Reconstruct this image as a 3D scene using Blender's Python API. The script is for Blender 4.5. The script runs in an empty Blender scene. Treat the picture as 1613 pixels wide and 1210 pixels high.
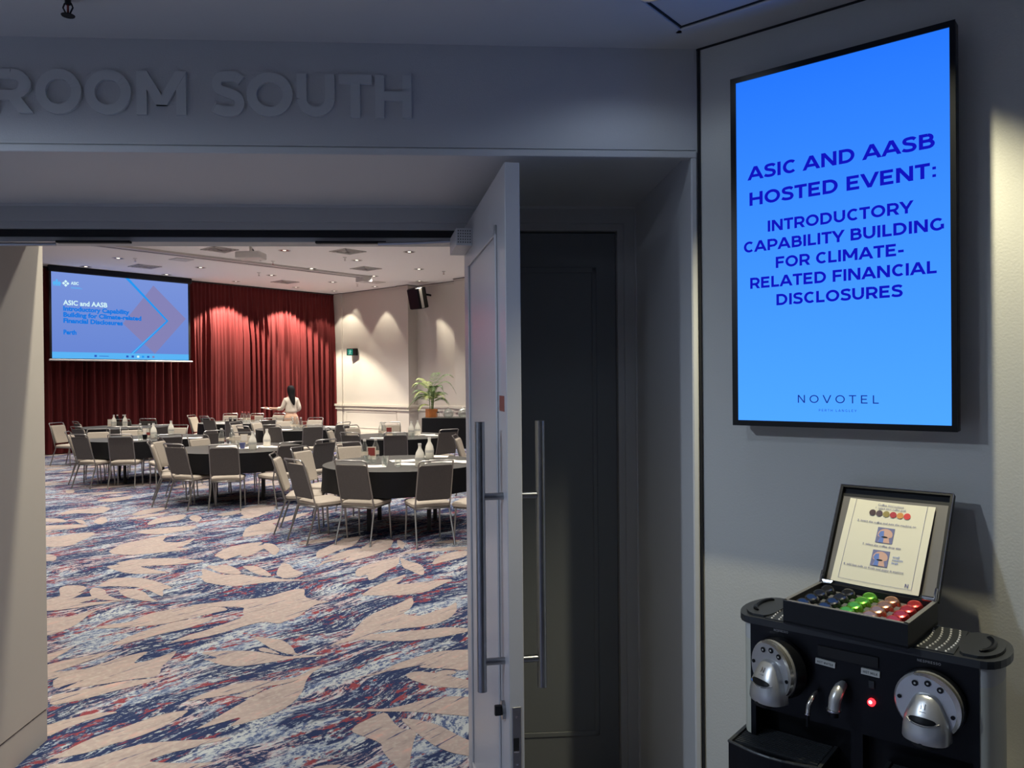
import bpy, bmesh, math, random
from mathutils import Vector, Matrix
random.seed(7)
R = math.radians
SC = bpy.context.scene
COL = SC.collection

# light levels
HALL_E1 = 430; HALL_E2 = 310; WASH_K = 0.5
TVL = (0.80, 1.80); TVL_E = 80; TVL_S = 98
FOY = [(0.37,1.98,3.0,150),(-2.0,0.85,150.0,170),(-0.75,0.9,16.0,170),(-3.2,-0.6,650.0,110)]  # first is the panel downlight, the others unseen fill for header and ceiling
# ---------------------------------------------------------------- camera
cam = bpy.data.cameras.new('camera'); cam_o = bpy.data.objects.new('camera', cam); COL.objects.link(cam_o)
cam.sensor_width = 36.0; cam.lens = 36.0*1211/1613; cam.clip_start = 0.02; cam.clip_end = 200
cam_o.matrix_world = Matrix.Translation((0, 0, 1.65)) @ Matrix.Rotation(R(90-0.284), 4, 'X') @ Matrix.Rotation(R(-0.516), 4, 'Z')
SC.camera = cam_o

# ---------------------------------------------------------------- world, exposure
w = bpy.data.worlds.new('world'); SC.world = w; w.use_nodes = True
w.node_tree.nodes['Background'].inputs[0].default_value = (0.9, 0.85, 0.8, 1)
w.node_tree.nodes['Background'].inputs[1].default_value = 0.02
SC.view_settings.view_transform = 'Standard'; SC.view_settings.look = 'None'
SC.view_settings.exposure = 0.0; SC.view_settings.gamma = 1.0; SC.view_settings.use_curve_mapping = False

WARM = (1.0, 0.91, 0.72); HALLC = (1.0, 0.93, 0.84)
def spot(name, loc, energy, size, color=WARM, blend=0.5, radius=0.05, aim=None):
    l = bpy.data.lights.new(name, 'SPOT'); l.energy = energy; l.color = color
    l.spot_size = R(size); l.spot_blend = blend; l.shadow_soft_size = radius
    o = bpy.data.objects.new(name, l); COL.objects.link(o); o.location = loc
    if aim is not None:
        o.rotation_euler = (Vector(aim)-Vector(loc)).to_track_quat('-Z', 'Y').to_euler()
    return o
# downlights: seen hall grid, unseen nearer grid added to light the foreground, wall washers
HALL_Z = 4.4
HALL_SEEN = [(-6.1,15.05),(-4.72,16.05),(-4.83,18.64),(-7.39,18.32),(-6.15,19.75),(-4.92,21.22),(-8.6,16.85),(-9.95,18.01),(-8.71,19.46),(-2.16,16.37),(-3.49,17.43),(-2.26,18.9),(-3.58,20.08)]
HALL_NEAR = [(-3.5,14.7),(-7.3,13.6),(-0.9,14.9),(-5.9,12.2),(-9.9,14.6),(-2.1,12.0),(-4.6,10.8),(-7.4,10.2),(-0.4,10.4),(-3.1,8.8),(-5.9,7.9),(-1.2,7.4),(-3.6,5.9),(-1.4,4.9),(-12.0,11.5),(1.6,12.6),(-9.5,7.8),(1.8,8.0)]
for p in HALL_SEEN: spot('hall_lamp', (p[0], p[1], HALL_Z-0.05), HALL_E1*(0.5 if p[0] < -7.2 else 1.0), 98, HALLC, 0.9, 0.06)
for p in HALL_NEAR: spot('hall_lamp', (p[0], p[1], HALL_Z-0.05), HALL_E2, 118, HALLC, 0.9, 0.06)
spot('passage_lamp', (-1.10, 3.95, HALL_Z-0.05), 420, 40, WARM, 1.0, 0.05, (-2.16, 3.30, 0.9))
# washers: (location, energy, cone)
WASH = [((-7.47,20.89),2300,98),((-6.24,22.31),2300,98),((-5.36,23.30),260,88),((-3.95,22.30),190,66),((-2.52,21.15),380,72),((-0.75,20.0),200,70),((-4.95,23.35),60,60)]
for p, e, s in WASH: spot('wall_washer_lamp', (p[0], p[1], HALL_Z-0.04), e*WASH_K, s, WARM, 0.25, 0.03)
# foyer lamps: display and panel lights are real, the rest is unseen added fill
spot('foyer_spot', (TVL[0], TVL[1], 2.655), TVL_E, TVL_S, (1.0,0.93,0.64), 0.6, 0.016)
for x, y, e, c in FOY: spot('foyer_spot', (x, y, 2.655), e, c, (0.66,0.80,1.0), 0.4, 0.06)
# ================================================================ materials
def mat(name, col, rough=0.5, metal=0.0, spec=0.5, trans=0.0, noise=None, bump=None, emit=None, coat=0.0, ior=1.45):
    m = bpy.data.materials.new(name); m.use_nodes = True
    nt = m.node_tree; b = nt.nodes['Principled BSDF']
    b.inputs['Base Color'].default_value = (*col, 1); b.inputs['Roughness'].default_value = rough
    b.inputs['Metallic'].default_value = metal; b.inputs['Specular IOR Level'].default_value = spec
    b.inputs['Transmission Weight'].default_value = trans; b.inputs['IOR'].default_value = ior
    b.inputs['Coat Weight'].default_value = coat
    if emit: b.inputs['Emission Color'].default_value = (*emit[0], 1); b.inputs['Emission Strength'].default_value = emit[1]
    tc = nt.nodes.new('ShaderNodeTexCoord')
    if noise:   # (scale, amount)
        n = nt.nodes.new('ShaderNodeTexNoise'); n.inputs['Scale'].default_value = noise[0]; n.inputs['Detail'].default_value = 5
        nt.links.new(tc.outputs['Object'], n.inputs['Vector'])
        mx = nt.nodes.new('ShaderNodeMix'); mx.data_type = 'RGBA'
        k = noise[1]
        mx.inputs['A'].default_value = (*[c*(1-k) for c in col], 1); mx.inputs['B'].default_value = (*[min(1, c*(1+k)) for c in col], 1)
        nt.links.new(n.outputs['Fac'], mx.inputs['Factor']); nt.links.new(mx.outputs['Result'], b.inputs['Base Color'])
    if bump:    # (scale, strength, distance)
        n2 = nt.nodes.new('ShaderNodeTexNoise'); n2.inputs['Scale'].default_value = bump[0]; n2.inputs['Detail'].default_value = 3
        nt.links.new(tc.outputs['Object'], n2.inputs['Vector'])
        bp = nt.nodes.new('ShaderNodeBump'); bp.inputs['Strength'].default_value = bump[1]; bp.inputs['Distance'].default_value = bump[2]
        nt.links.new(n2.outputs['Fac'], bp.inputs['Height']); nt.links.new(bp.outputs['Normal'], b.inputs['Normal'])
    return m
def emis(name, col, s=1.0):
    m = bpy.data.materials.new(name); m.use_nodes = True; nt = m.node_tree; nt.nodes.clear()
    e = nt.nodes.new('ShaderNodeEmission'); o = nt.nodes.new('ShaderNodeOutputMaterial')
    e.inputs[0].default_value = (*col, 1); e.inputs[1].default_value = s; nt.links.new(e.outputs[0], o.inputs[0]); return m
def s2l(*c): return tuple(((x/255)/12.92 if x/255 <= 0.04045 else ((x/255+0.055)/1.055)**2.4) for x in c)

M = {}
M['foyer_paint'] = mat('foyer_paint', (0.60,0.60,0.60), 0.55, bump=(260,0.25,0.002))
M['ceil_paint'] = mat('ceiling_paint', (0.66,0.64,0.61), 0.8)
M['textured_paint'] = mat('textured_wall_paint', (0.62,0.61,0.56), 0.6, bump=(170,0.22,0.002))
M['satin'] = mat('satin_woodwork', (0.50,0.50,0.50), 0.32)
M['leafdoor'] = mat('door_leaf_paint', (0.52,0.51,0.52), 0.30)
M['letter'] = mat('sign_letter_metal', (0.66,0.67,0.66), 0.5)
M['darkdoor'] = mat('blue_grey_door_paint', (0.20,0.21,0.22), 0.4)
M['hall_wall'] = mat('hall_wall_paint', (0.56,0.52,0.47), 0.75, noise=(0.7,0.03))
M['hall_ceil'] = mat('hall_ceiling_paint', (0.90,0.87,0.84), 0.85)
M['nib'] = mat('passage_wall_paint', (0.56,0.53,0.48), 0.6)
M['trimw'] = mat('hall_trim_paint', (0.62,0.58,0.50), 0.45)
M['curtain'] = mat('red_velvet_curtain', (0.105,0.0062,0.0070), 0.85, noise=(3,0.15))
M['black'] = mat('black_plastic', (0.004,0.0045,0.006), 0.32, spec=0.3)
M['blackmatte'] = mat('black_matte_plastic', (0.010,0.010,0.011), 0.6)
M['steel'] = mat('brushed_steel', (0.40,0.40,0.41), 0.28, 1.0, noise=(40,0.1))
M['chrome'] = mat('chrome', (0.75,0.74,0.72), 0.12, 1.0)
M['chairsteel'] = mat('chair_satin_steel', (0.32,0.31,0.29), 0.3, 0.8)
M['charcoal'] = mat('charcoal_chair_fabric', (0.105,0.095,0.088), 0.85, noise=(60,0.15))
M['beige'] = mat('beige_chair_fabric', (0.44,0.385,0.315), 0.85, noise=(90,0.12))
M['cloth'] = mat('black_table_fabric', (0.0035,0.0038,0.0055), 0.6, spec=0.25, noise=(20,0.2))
M['cloth_lit'] = mat('black_table_fabric_lit', (0.060,0.059,0.052), 0.55)  # same black cloth, lightened to stand for light falling on the top
M['tableleg'] = mat('table_leg_black', (0.02,0.02,0.02), 0.5)
def clear_glass():
    m = bpy.data.materials.new('clear_glass'); m.use_nodes = True; nt = m.node_tree; nt.nodes.clear(); N = nt.nodes.new; L = nt.links.new
    t = N('ShaderNodeBsdfTransparent'); t.inputs[0].default_value = (0.92,0.94,0.93,1)
    g = N('ShaderNodeBsdfGlossy'); g.inputs['Roughness'].default_value = 0.12; g.inputs[0].default_value = (0.95,0.95,0.93,1)
    d = N('ShaderNodeBsdfDiffuse'); d.inputs[0].default_value = (0.75,0.76,0.74,1)
    w_ = N('ShaderNodeLayerWeight'); w_.inputs['Blend'].default_value = 0.35
    x0 = N('ShaderNodeMixShader'); x0.inputs[0].default_value = 0.5; L(d.outputs[0], x0.inputs[1]); L(g.outputs[0], x0.inputs[2])
    mr = N('ShaderNodeMapRange'); mr.inputs['To Min'].default_value = 0.09; mr.inputs['To Max'].default_value = 0.62; L(w_.outputs['Facing'], mr.inputs['Value'])
    x = N('ShaderNodeMixShader'); o = N('ShaderNodeOutputMaterial')
    L(mr.outputs[0], x.inputs[0]); L(t.outputs[0], x.inputs[1]); L(x0.outputs[0], x.inputs[2]); L(x.outputs[0], o.inputs[0]); return m
M['glass'] = clear_glass()
M['milk'] = mat('white_bottle_glass', (0.82,0.80,0.70), 0.18)
M['paper'] = mat('white_paper', (0.86,0.80,0.72), 0.7)
M['label'] = mat('cream_card', (0.72,0.64,0.52), 0.7)
M['redprint'] = mat('red_print', (0.25,0.04,0.035), 0.6)
M['white'] = mat('white_plastic', (0.75,0.73,0.70), 0.4)
M['offwhite'] = mat('ceiling_fitting_white', (0.6,0.57,0.54), 0.5)
M['ventdark'] = mat('vent_shadow_grey', (0.10,0.09,0.085), 0.7)
M['lens'] = mat('lamp_reflector', (0.10,0.09,0.08), 0.25, 0.6)
M['lit'] = emis('lit_lamp_glass', (1.0,0.9,0.75), 3.0)
M['wood'] = mat('orange_wood', (0.55,0.20,0.06), 0.45, noise=(14,0.3))
M['green'] = mat('palm_leaf_green', (0.10,0.17,0.05), 0.5, noise=(9,0.4))
M['palegreen'] = mat('palm_leaf_pale_green', (0.36,0.42,0.14), 0.5, noise=(9,0.3))
M['skin'] = mat('skin', (0.60,0.36,0.26), 0.55)
M['hair'] = mat('black_hair', (0.008,0.007,0.008), 0.65, spec=0.2)
M['blouse'] = mat('cream_blouse', (0.72,0.64,0.53), 0.8, noise=(12,0.15))
M['trouser'] = mat('peach_beige_trousers', (0.56,0.36,0.24), 0.8)
M['tank'] = mat('frosted_tank_plastic', (0.60,0.59,0.48), 0.42)
M['rim'] = mat('dark_grey_plastic', (0.030,0.032,0.034), 0.38)
M['silver'] = mat('silver_plastic', (0.58,0.58,0.57), 0.33, 0.7)
M['silverlt'] = mat('bright_silver', (0.72,0.70,0.64), 0.22, 0.9)
M['capgrey'] = mat('grey_divider_card', (0.20,0.195,0.19), 0.6)
M['cap_black'] = mat('capsule_black', (0.07,0.07,0.072), 0.16, 0.8)
M['cap_green'] = mat('capsule_green', (0.16,0.50,0.05), 0.22, 0.75)
M['cap_brown'] = mat('capsule_copper', (0.50,0.26,0.15), 0.22, 0.75)
M['cap_red'] = mat('capsule_red', (0.65,0.06,0.05), 0.22, 0.7)
M['boxwood'] = mat('box_dark_lacquer', (0.010,0.011,0.013), 0.5, spec=0.35)
M['boxedge'] = mat('box_brown_grey_edge', (0.16,0.15,0.14), 0.4)
M['instr'] = mat('cream_instruction_paper', (0.74,0.70,0.56), 0.7)
M['ink'] = mat('blue_grey_ink', (0.17,0.18,0.33), 0.7)
M['print_blue'] = mat('printed_blue', (0.13,0.22,0.55), 0.7)
M['print_pink'] = mat('printed_pink', (0.62,0.38,0.30), 0.7)
M['stick'] = mat('label_sticker', (0.56,0.56,0.52), 0.5)
M['logo'] = mat('grey_logo_print', (0.30,0.30,0.31), 0.5)
M['redglow'] = emis('red_indicator', (1.0,0.02,0.03), 3.5)
M['redglow2'] = emis('red_indicator_core', (1.0,0.45,0.45), 4.0)
M['capred'] = mat('red_bottle_cap', (0.55,0.12,0.12), 0.5)
M['bluecup'] = mat('blue_china', (0.10,0.12,0.28), 0.3)
M['gap'] = mat('dark_joint', (0.02,0.02,0.022), 0.8)
M['notice'] = mat('red_brown_notice', (0.26,0.07,0.05), 0.5)
M['exit'] = emis('exit_sign_green', s2l(40,130,110), 1.0)
M['exitw'] = emis('exit_sign_white', s2l(170,225,205), 1.0)

# ---- display screens (content colours of the pictures they show)
def screen_grad(name, c0, c1, axis='Z', lo=0.0, hi=1.0):
    m = bpy.data.materials.new(name); m.use_nodes = True; nt = m.node_tree; nt.nodes.clear()
    e = nt.nodes.new('ShaderNodeEmission'); o = nt.nodes.new('ShaderNodeOutputMaterial')
    tc = nt.nodes.new('ShaderNodeTexCoord'); sp = nt.nodes.new('ShaderNodeSeparateXYZ'); mr = nt.nodes.new('ShaderNodeMapRange')
    mx = nt.nodes.new('ShaderNodeMix'); mx.data_type = 'RGBA'
    nt.links.new(tc.outputs['Object'], sp.inputs[0]); nt.links.new(sp.outputs[axis], mr.inputs['Value'])
    mr.inputs['From Min'].default_value = lo; mr.inputs['From Max'].default_value = hi
    nt.links.new(mr.outputs[0], mx.inputs['Factor']); mx.inputs['A'].default_value = (*c0, 1); mx.inputs['B'].default_value = (*c1, 1)
    nt.links.new(mx.outputs['Result'], e.inputs[0]); nt.links.new(e.outputs[0], o.inputs[0]); return m
M['tv'] = screen_grad('display_blue', (0.08,0.40,1.30), (0.020,0.19,1.02), 'Z', 1.53, 2.5)
M['tvtext'] = emis('display_navy_text', s2l(18,20,190))
M['tvtext2'] = emis('display_dark_text', s2l(24,50,140))
M['slide'] = screen_grad('slide_lilac_blue', s2l(104,134,212), s2l(122,148,218), 'Z', 2.2, 4.3)
M['slide_diamond'] = emis('slide_grey_diamond', s2l(132,130,182))
M['slide_line'] = emis('slide_blue_line', s2l(40,150,240))
M['slide_cyan'] = emis('slide_cyan', s2l(90,180,245))
M['slide_white'] = emis('slide_pale_text', s2l(215,248,250))
M['slide_text'] = emis('slide_blue_text', s2l(20,120,225))
M['slide_dark'] = emis('slide_icon', s2l(50,90,190))

# ---- carpet
def carpet():
    m = bpy.data.materials.new('patterned_carpet'); m.use_nodes = True; nt = m.node_tree; b = nt.nodes['Principled BSDF']
    b.inputs['Roughness'].default_value = 0.95; b.inputs['Specular IOR Level'].default_value = 0.1
    L = nt.links.new
    tc = nt.nodes.new('ShaderNodeTexCoord')
    wn = nt.nodes.new('ShaderNodeTexNoise'); wn.inputs['Scale'].default_value = 0.9; L(tc.outputs['Object'], wn.inputs['Vector'])
    vm = nt.nodes.new('ShaderNodeVectorMath'); vm.operation = 'MULTIPLY_ADD'; L(wn.outputs['Color'], vm.inputs[0]); vm.inputs[1].default_value = (0.5,0.5,0); L(tc.outputs['Object'], vm.inputs[2])
    def mp(ang, sx, sy):
        a = nt.nodes.new('ShaderNodeMapping'); a.vector_type = 'POINT'; a.inputs['Rotation'].default_value = (0,0,R(-ang)); L(vm.outputs[0], a.inputs['Vector'])
        c = nt.nodes.new('ShaderNodeMapping'); c.inputs['Scale'].default_value = (sx, sy, 1); L(a.outputs[0], c.inputs['Vector']); return c
    def noise(mpn, sc, det=3, rough=0.55):
        n = nt.nodes.new('ShaderNodeTexNoise'); n.inputs['Scale'].default_value = sc; n.inputs['Detail'].default_value = det; n.inputs['Roughness'].default_value = rough
        L(mpn.outputs[0], n.inputs['Vector']); return n
    def step(n, lo, hi):
        r = nt.nodes.new('ShaderNodeMapRange'); r.inputs['From Min'].default_value = lo; r.inputs['From Max'].default_value = hi; L(n.outputs['Fac'], r.inputs['Value']); return r
    def mix(f, a, c):
        x = nt.nodes.new('ShaderNodeMix'); x.data_type = 'RGBA'; L(f, x.inputs['Factor'])
        for k, v in (('A', a), ('B', c)):
            if isinstance(v, tuple): x.inputs[k].default_value = (*v, 1)
            else: L(v, x.inputs[k])
        return x.outputs['Result']
    m1 = mp(52, 0.9, 2.8); m2 = mp(52, 3.0, 17); m3 = mp(56, 17, 27); m4 = mp(48, 1.3, 3.6); m5 = mp(50, 6.5, 13)
    navy = s2l(42,53,86); navy2 = s2l(76,90,124); pale = s2l(176,182,182); red = s2l(132,64,70); pink = s2l(176,156,158); bluew = s2l(136,148,164)
    fine = step(noise(m3, 1.9, 4, 0.7), 0.48, 0.54)
    mid = step(noise(m5, 2.2, 4, 0.7), 0.495, 0.54)
    streak = step(noise(m2, 1.7, 4, 0.65), 0.50, 0.54)
    zone = step(noise(m1, 1.0, 5, 0.65), 0.485, 0.52)
    z3 = step(noise(m4, 0.9, 4, 0.6), 0.50, 0.54)
    z2 = step(noise(m4, 1.9, 4, 0.7), 0.52, 0.56)
    z5 = step(noise(m1, 2.1, 4, 0.7), 0.44, 0.56)
    def mul(a, c):
        x = nt.nodes.new('ShaderNodeMath'); x.operation = 'MULTIPLY'; L(a.outputs[0], x.inputs[0]); L(c.outputs[0], x.inputs[1]); return x
    pw_ = mix(z5.outputs[0], pale, bluew)
    mott = mix(mid.outputs[0], mix(fine.outputs[0], navy2, pw_), mix(fine.outputs[0], pw_, pale))
    streaky = mix(streak.outputs[0], mix(mul(fine, mid).outputs[0], navy, pink), mix(fine.outputs[0], pink, pale))
    dark = mix(mul(fine, streak).outputs[0], navy, pw_)
    base = mix(zone.outputs[0], dark, mix(z3.outputs[0], mott, streaky))
    fr = step(noise(m5, 1.6, 4, 0.7), 0.505, 0.54)
    out = mix(mul(z2, fr).outputs[0], base, red)
    L(out, b.inputs['Base Color'])
    pn = nt.nodes.new('ShaderNodeTexNoise'); pn.inputs['Scale'].default_value = 900; L(tc.outputs['Object'], pn.inputs['Vector'])
    bp = nt.nodes.new('ShaderNodeBump'); bp.inputs['Strength'].default_value = 0.3; bp.inputs['Distance'].default_value = 0.002
    L(pn.outputs['Fac'], bp.inputs['Height']); L(bp.outputs['Normal'], b.inputs['Normal'])
    return m
M['carpet'] = carpet()
def leafmat():
    m = bpy.data.materials.new('carpet_leaf_beige'); m.use_nodes = True; nt = m.node_tree; b = nt.nodes['Principled BSDF']; L = nt.links.new
    b.inputs['Roughness'].default_value = 0.95; b.inputs['Specular IOR Level'].default_value = 0.1
    tc = nt.nodes.new('ShaderNodeTexCoord')
    mp = nt.nodes.new('ShaderNodeMapping'); mp.inputs['Rotation'].default_value = (0,0,R(-52)); L(tc.outputs['Object'], mp.inputs['Vector'])
    mp2 = nt.nodes.new('ShaderNodeMapping'); mp2.inputs['Scale'].default_value = (2, 9, 1); L(mp.outputs[0], mp2.inputs['Vector'])
    n = nt.nodes.new('ShaderNodeTexNoise'); n.inputs['Scale'].default_value = 2.2; n.inputs['Detail'].default_value = 5; n.inputs['Roughness'].default_value = 0.7; L(mp2.outputs[0], n.inputs['Vector'])
    cr = nt.nodes.new('ShaderNodeValToRGB'); e = cr.color_ramp.elements
    e[0].position = 0.30; e[0].color = (*s2l(140,127,125), 1); e[1].position = 0.42; e[1].color = (*s2l(160,147,140), 1)
    x = e.new(0.56); x.color = (*s2l(167,153,146), 1); y = e.new(0.70); y.color = (*s2l(190,154,143), 1)
    L(n.outputs['Fac'], cr.inputs[0])
    mp3 = nt.nodes.new('ShaderNodeMapping'); mp3.inputs['Scale'].default_value = (1.6, 26, 1); L(mp.outputs[0], mp3.inputs['Vector'])
    n3 = nt.nodes.new('ShaderNodeTexNoise'); n3.inputs['Scale'].default_value = 1.6; n3.inputs['Detail'].default_value = 4; n3.inputs['Roughness'].default_value = 0.65; L(mp3.outputs[0], n3.inputs['Vector'])
    r3 = nt.nodes.new('ShaderNodeMapRange'); r3.inputs['From Min'].default_value = 0.615; r3.inputs['From Max'].default_value = 0.65; L(n3.outputs['Fac'], r3.inputs['Value'])
    n4 = nt.nodes.new('ShaderNodeTexNoise'); n4.inputs['Scale'].default_value = 34; n4.inputs['Detail'].default_value = 3; L(mp.outputs[0], n4.inputs['Vector'])
    r4 = nt.nodes.new('ShaderNodeMapRange'); r4.inputs['From Min'].default_value = 0.50; r4.inputs['From Max'].default_value = 0.64; r4.inputs['To Max'].default_value = 0.5; L(n4.outputs['Fac'], r4.inputs['Value'])
    ma_ = nt.nodes.new('ShaderNodeMix'); ma_.data_type = 'RGBA'; L(r4.outputs[0], ma_.inputs['Factor']); L(cr.outputs[0], ma_.inputs['A']); ma_.inputs['B'].default_value = (*s2l(182,173,162), 1)
    mb_ = nt.nodes.new('ShaderNodeMix'); mb_.data_type = 'RGBA'; L(r3.outputs[0], mb_.inputs['Factor']); L(ma_.outputs['Result'], mb_.inputs['A']); mb_.inputs['B'].default_value = (*s2l(62,68,104), 1)
    L(mb_.outputs['Result'], b.inputs['Base Color'])
    return m
M['leafpat'] = leafmat()

# ================================================================ helpers
def link(o, parent=None):
    COL.objects.link(o)
    if parent is not None: o.parent = parent
    return o
def tag(o, label=None, cat=None, group=None, kind=None):
    if label: o['label'] = label
    if cat: o['category'] = cat
    if group: o['group'] = group
    if kind: o['kind'] = kind
    return o
def thing(name, label, cat, loc=(0,0,0), rz=0.0, group=None, kind=None):
    o = bpy.data.objects.new(name, None); o.empty_display_size = 0.05; COL.objects.link(o)
    o.location = loc; o.rotation_euler = (0,0,rz)
    return tag(o, label, cat, group, kind)
I4 = Matrix.Identity(4)
class MB:
    """collects shapes into one mesh; fr = frame matrix the coordinates are given in"""
    def __init__(s, fr=I4): s.v = []; s.f = []; s.fr = fr
    def add(s, vs, fs):
        k = len(s.v); s.v += [tuple(s.fr @ Vector(p)) for p in vs]; s.f += [tuple(i+k for i in f) for f in fs]; return s
    def box(s, x0, x1, y0, y1, z0, z1, ch=0.0):
        if ch <= 0:
            vs = [(x, y, z) for z in (z0, z1) for y in (y0, y1) for x in (x0, x1)]
            return s.add(vs, [(0,2,3,1),(4,5,7,6),(0,1,5,4),(2,6,7,3),(0,4,6,2),(1,3,7,5)])
        # chamfered plan + chamfered top and bottom rings
        def ring(i, z): return [(x0+ch+i,y0+i,z),(x1-ch-i,y0+i,z),(x1-i,y0+ch+i,z),(x1-i,y1-ch-i,z),(x1-ch-i,y1-i,z),(x0+ch+i,y1-i,z),(x0+i,y1-ch-i,z),(x0+i,y0+ch+i,z)]
        c = ch*0.5
        return s.loft([ring(c, z0), ring(0, z0+c), ring(0, z1-c), ring(c, z1)])
    def loft(s, rings, cap=True, closed=True):
        n = len(rings[0]); vs = [p for r in rings for p in r]; fs = []
        for k in range(len(rings)-1):
            for i in range(n if closed else n-1):
                j = (i+1) % n; fs.append((k*n+i, k*n+j, (k+1)*n+j, (k+1)*n+i))
        if cap: fs.append(tuple(range(n-1, -1, -1))); fs.append(tuple(range((len(rings)-1)*n, len(rings)*n)))
        return s.add(vs, fs)
    def tube(s, pts, r, n=8, cap=True):
        pts = [Vector(p) for p in pts]; rings = []
        rr = r if isinstance(r, (list, tuple)) else [r]*len(pts)
        up = None
        for i, p in enumerate(pts):
            d = (pts[min(i+1, len(pts)-1)]-pts[max(i-1, 0)]).normalized()
            if up is None:
                up = Vector((0,0,1)) if abs(d.z) < 0.9 else Vector((0,1,0))
            a = d.cross(up).normalized(); b = a.cross(d).normalized(); up = b
            rings.append([tuple(p + a*math.cos(2*math.pi*k/n)*rr[i] + b*math.sin(2*math.pi*k/n)*rr[i]) for k in range(n)])
        return s.loft(rings, cap)
    def lathe(s, prof, c=(0,0,0), n=16, cap=True):
        rings = [[(c[0]+r*math.cos(2*math.pi*k/n), c[1]+r*math.sin(2*math.pi*k/n), c[2]+z) for k in range(n)] for r, z in prof]
        return s.loft(rings, cap)
    def prism(s, poly, y0, y1, axis='y'):
        """poly in (x,z) extruded along y; or in (x,y) extruded along z when axis='z'"""
        n = len(poly)
        if axis == 'y': vs = [(p[0], y0, p[1]) for p in poly]+[(p[0], y1, p[1]) for p in poly]
        else: vs = [(p[0], p[1], y0) for p in poly]+[(p[0], p[1], y1) for p in poly]
        return s.add(vs, [tuple(range(n)), tuple(range(2*n-1, n-1, -1))]+[(i, i+n, (i+1) % n+n, (i+1) % n) for i in range(n)])
    def flat(s, poly, y=0.0):
        return s.add([(p[0], y, p[1]) for p in poly], [tuple(range(len(poly)))])
    def mesh(s, name, m, smooth=False):
        me = bpy.data.meshes.new(name); me.from_pydata(s.v, [], s.f); me.update()
        bm = bmesh.new(); bm.from_mesh(me); bmesh.ops.recalc_face_normals(bm, faces=bm.faces)
        if smooth:
            for f in bm.faces: f.smooth = len(f.verts) <= 4
            for e in bm.edges:
                if len(e.link_faces) == 2 and e.calc_face_angle(0) > R(42): e.smooth = False
        bm.to_mesh(me); bm.free()
        for x in (m if isinstance(m, (list, tuple)) else [m]): me.materials.append(x)
        return me
    def obj(s, name, m, parent=None, smooth=False, label=None, cat=None, kind=None, group=None, loc=None):
        o = bpy.data.objects.new(name, s.mesh(name, m, smooth)); link(o, parent)
        if loc is not None: o.location = loc
        return tag(o, label, cat, group, kind)
def inst(o, parent=None, loc=None, rz=None):
    c = o.copy(); COL.objects.link(c); c.parent = parent
    if loc is not None: c.location = loc
    if rz is not None: c.rotation_euler = (0,0,rz)
    return c
def kids(o): return [c for c in bpy.data.objects if c.parent == o]
def dup(root, tree, loc, rz, label, group=None):
    """copy of a thing with its parts (tree = list of (part, [sub-parts]))"""
    r = root.copy(); COL.objects.link(r); r.location = loc; r.rotation_euler = (0,0,rz); r['label'] = label
    if group: r['group'] = group
    for p, subs in tree:
        c = p.copy(); COL.objects.link(c); c.parent = r
        for q in subs:
            d = q.copy(); COL.objects.link(d); d.parent = c
    return r
def tree_of(o, allobs): return [(c, [g for g in allobs if g.parent == c]) for c in allobs if c.parent == o]
def frame(o, x, y=None, z=(0,0,1)):
    x = Vector(x).normalized(); z = Vector(z).normalized(); y = z.cross(x)
    m = Matrix.Identity(4)
    for i in range(3): m[i][0] = x[i]; m[i][1] = y[i]; m[i][2] = z[i]; m[i][3] = o[i]
    return m
def arc(cx, cy, rx, ry, a0, a1, n):
    return [(cx+rx*math.cos(R(a0+(a1-a0)*i/n)), cy+ry*math.sin(R(a0+(a1-a0)*i/n))) for i in range(n+1)]
def rrect(x0, x1, y0, y1, r, n=4):
    return arc(x1-r,y1-r,r,r,0,90,n)+arc(x0+r,y1-r,r,r,90,180,n)+arc(x0+r,y0+r,r,r,180,270,n)+arc(x1-r,y0+r,r,r,270,360,n)

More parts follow.
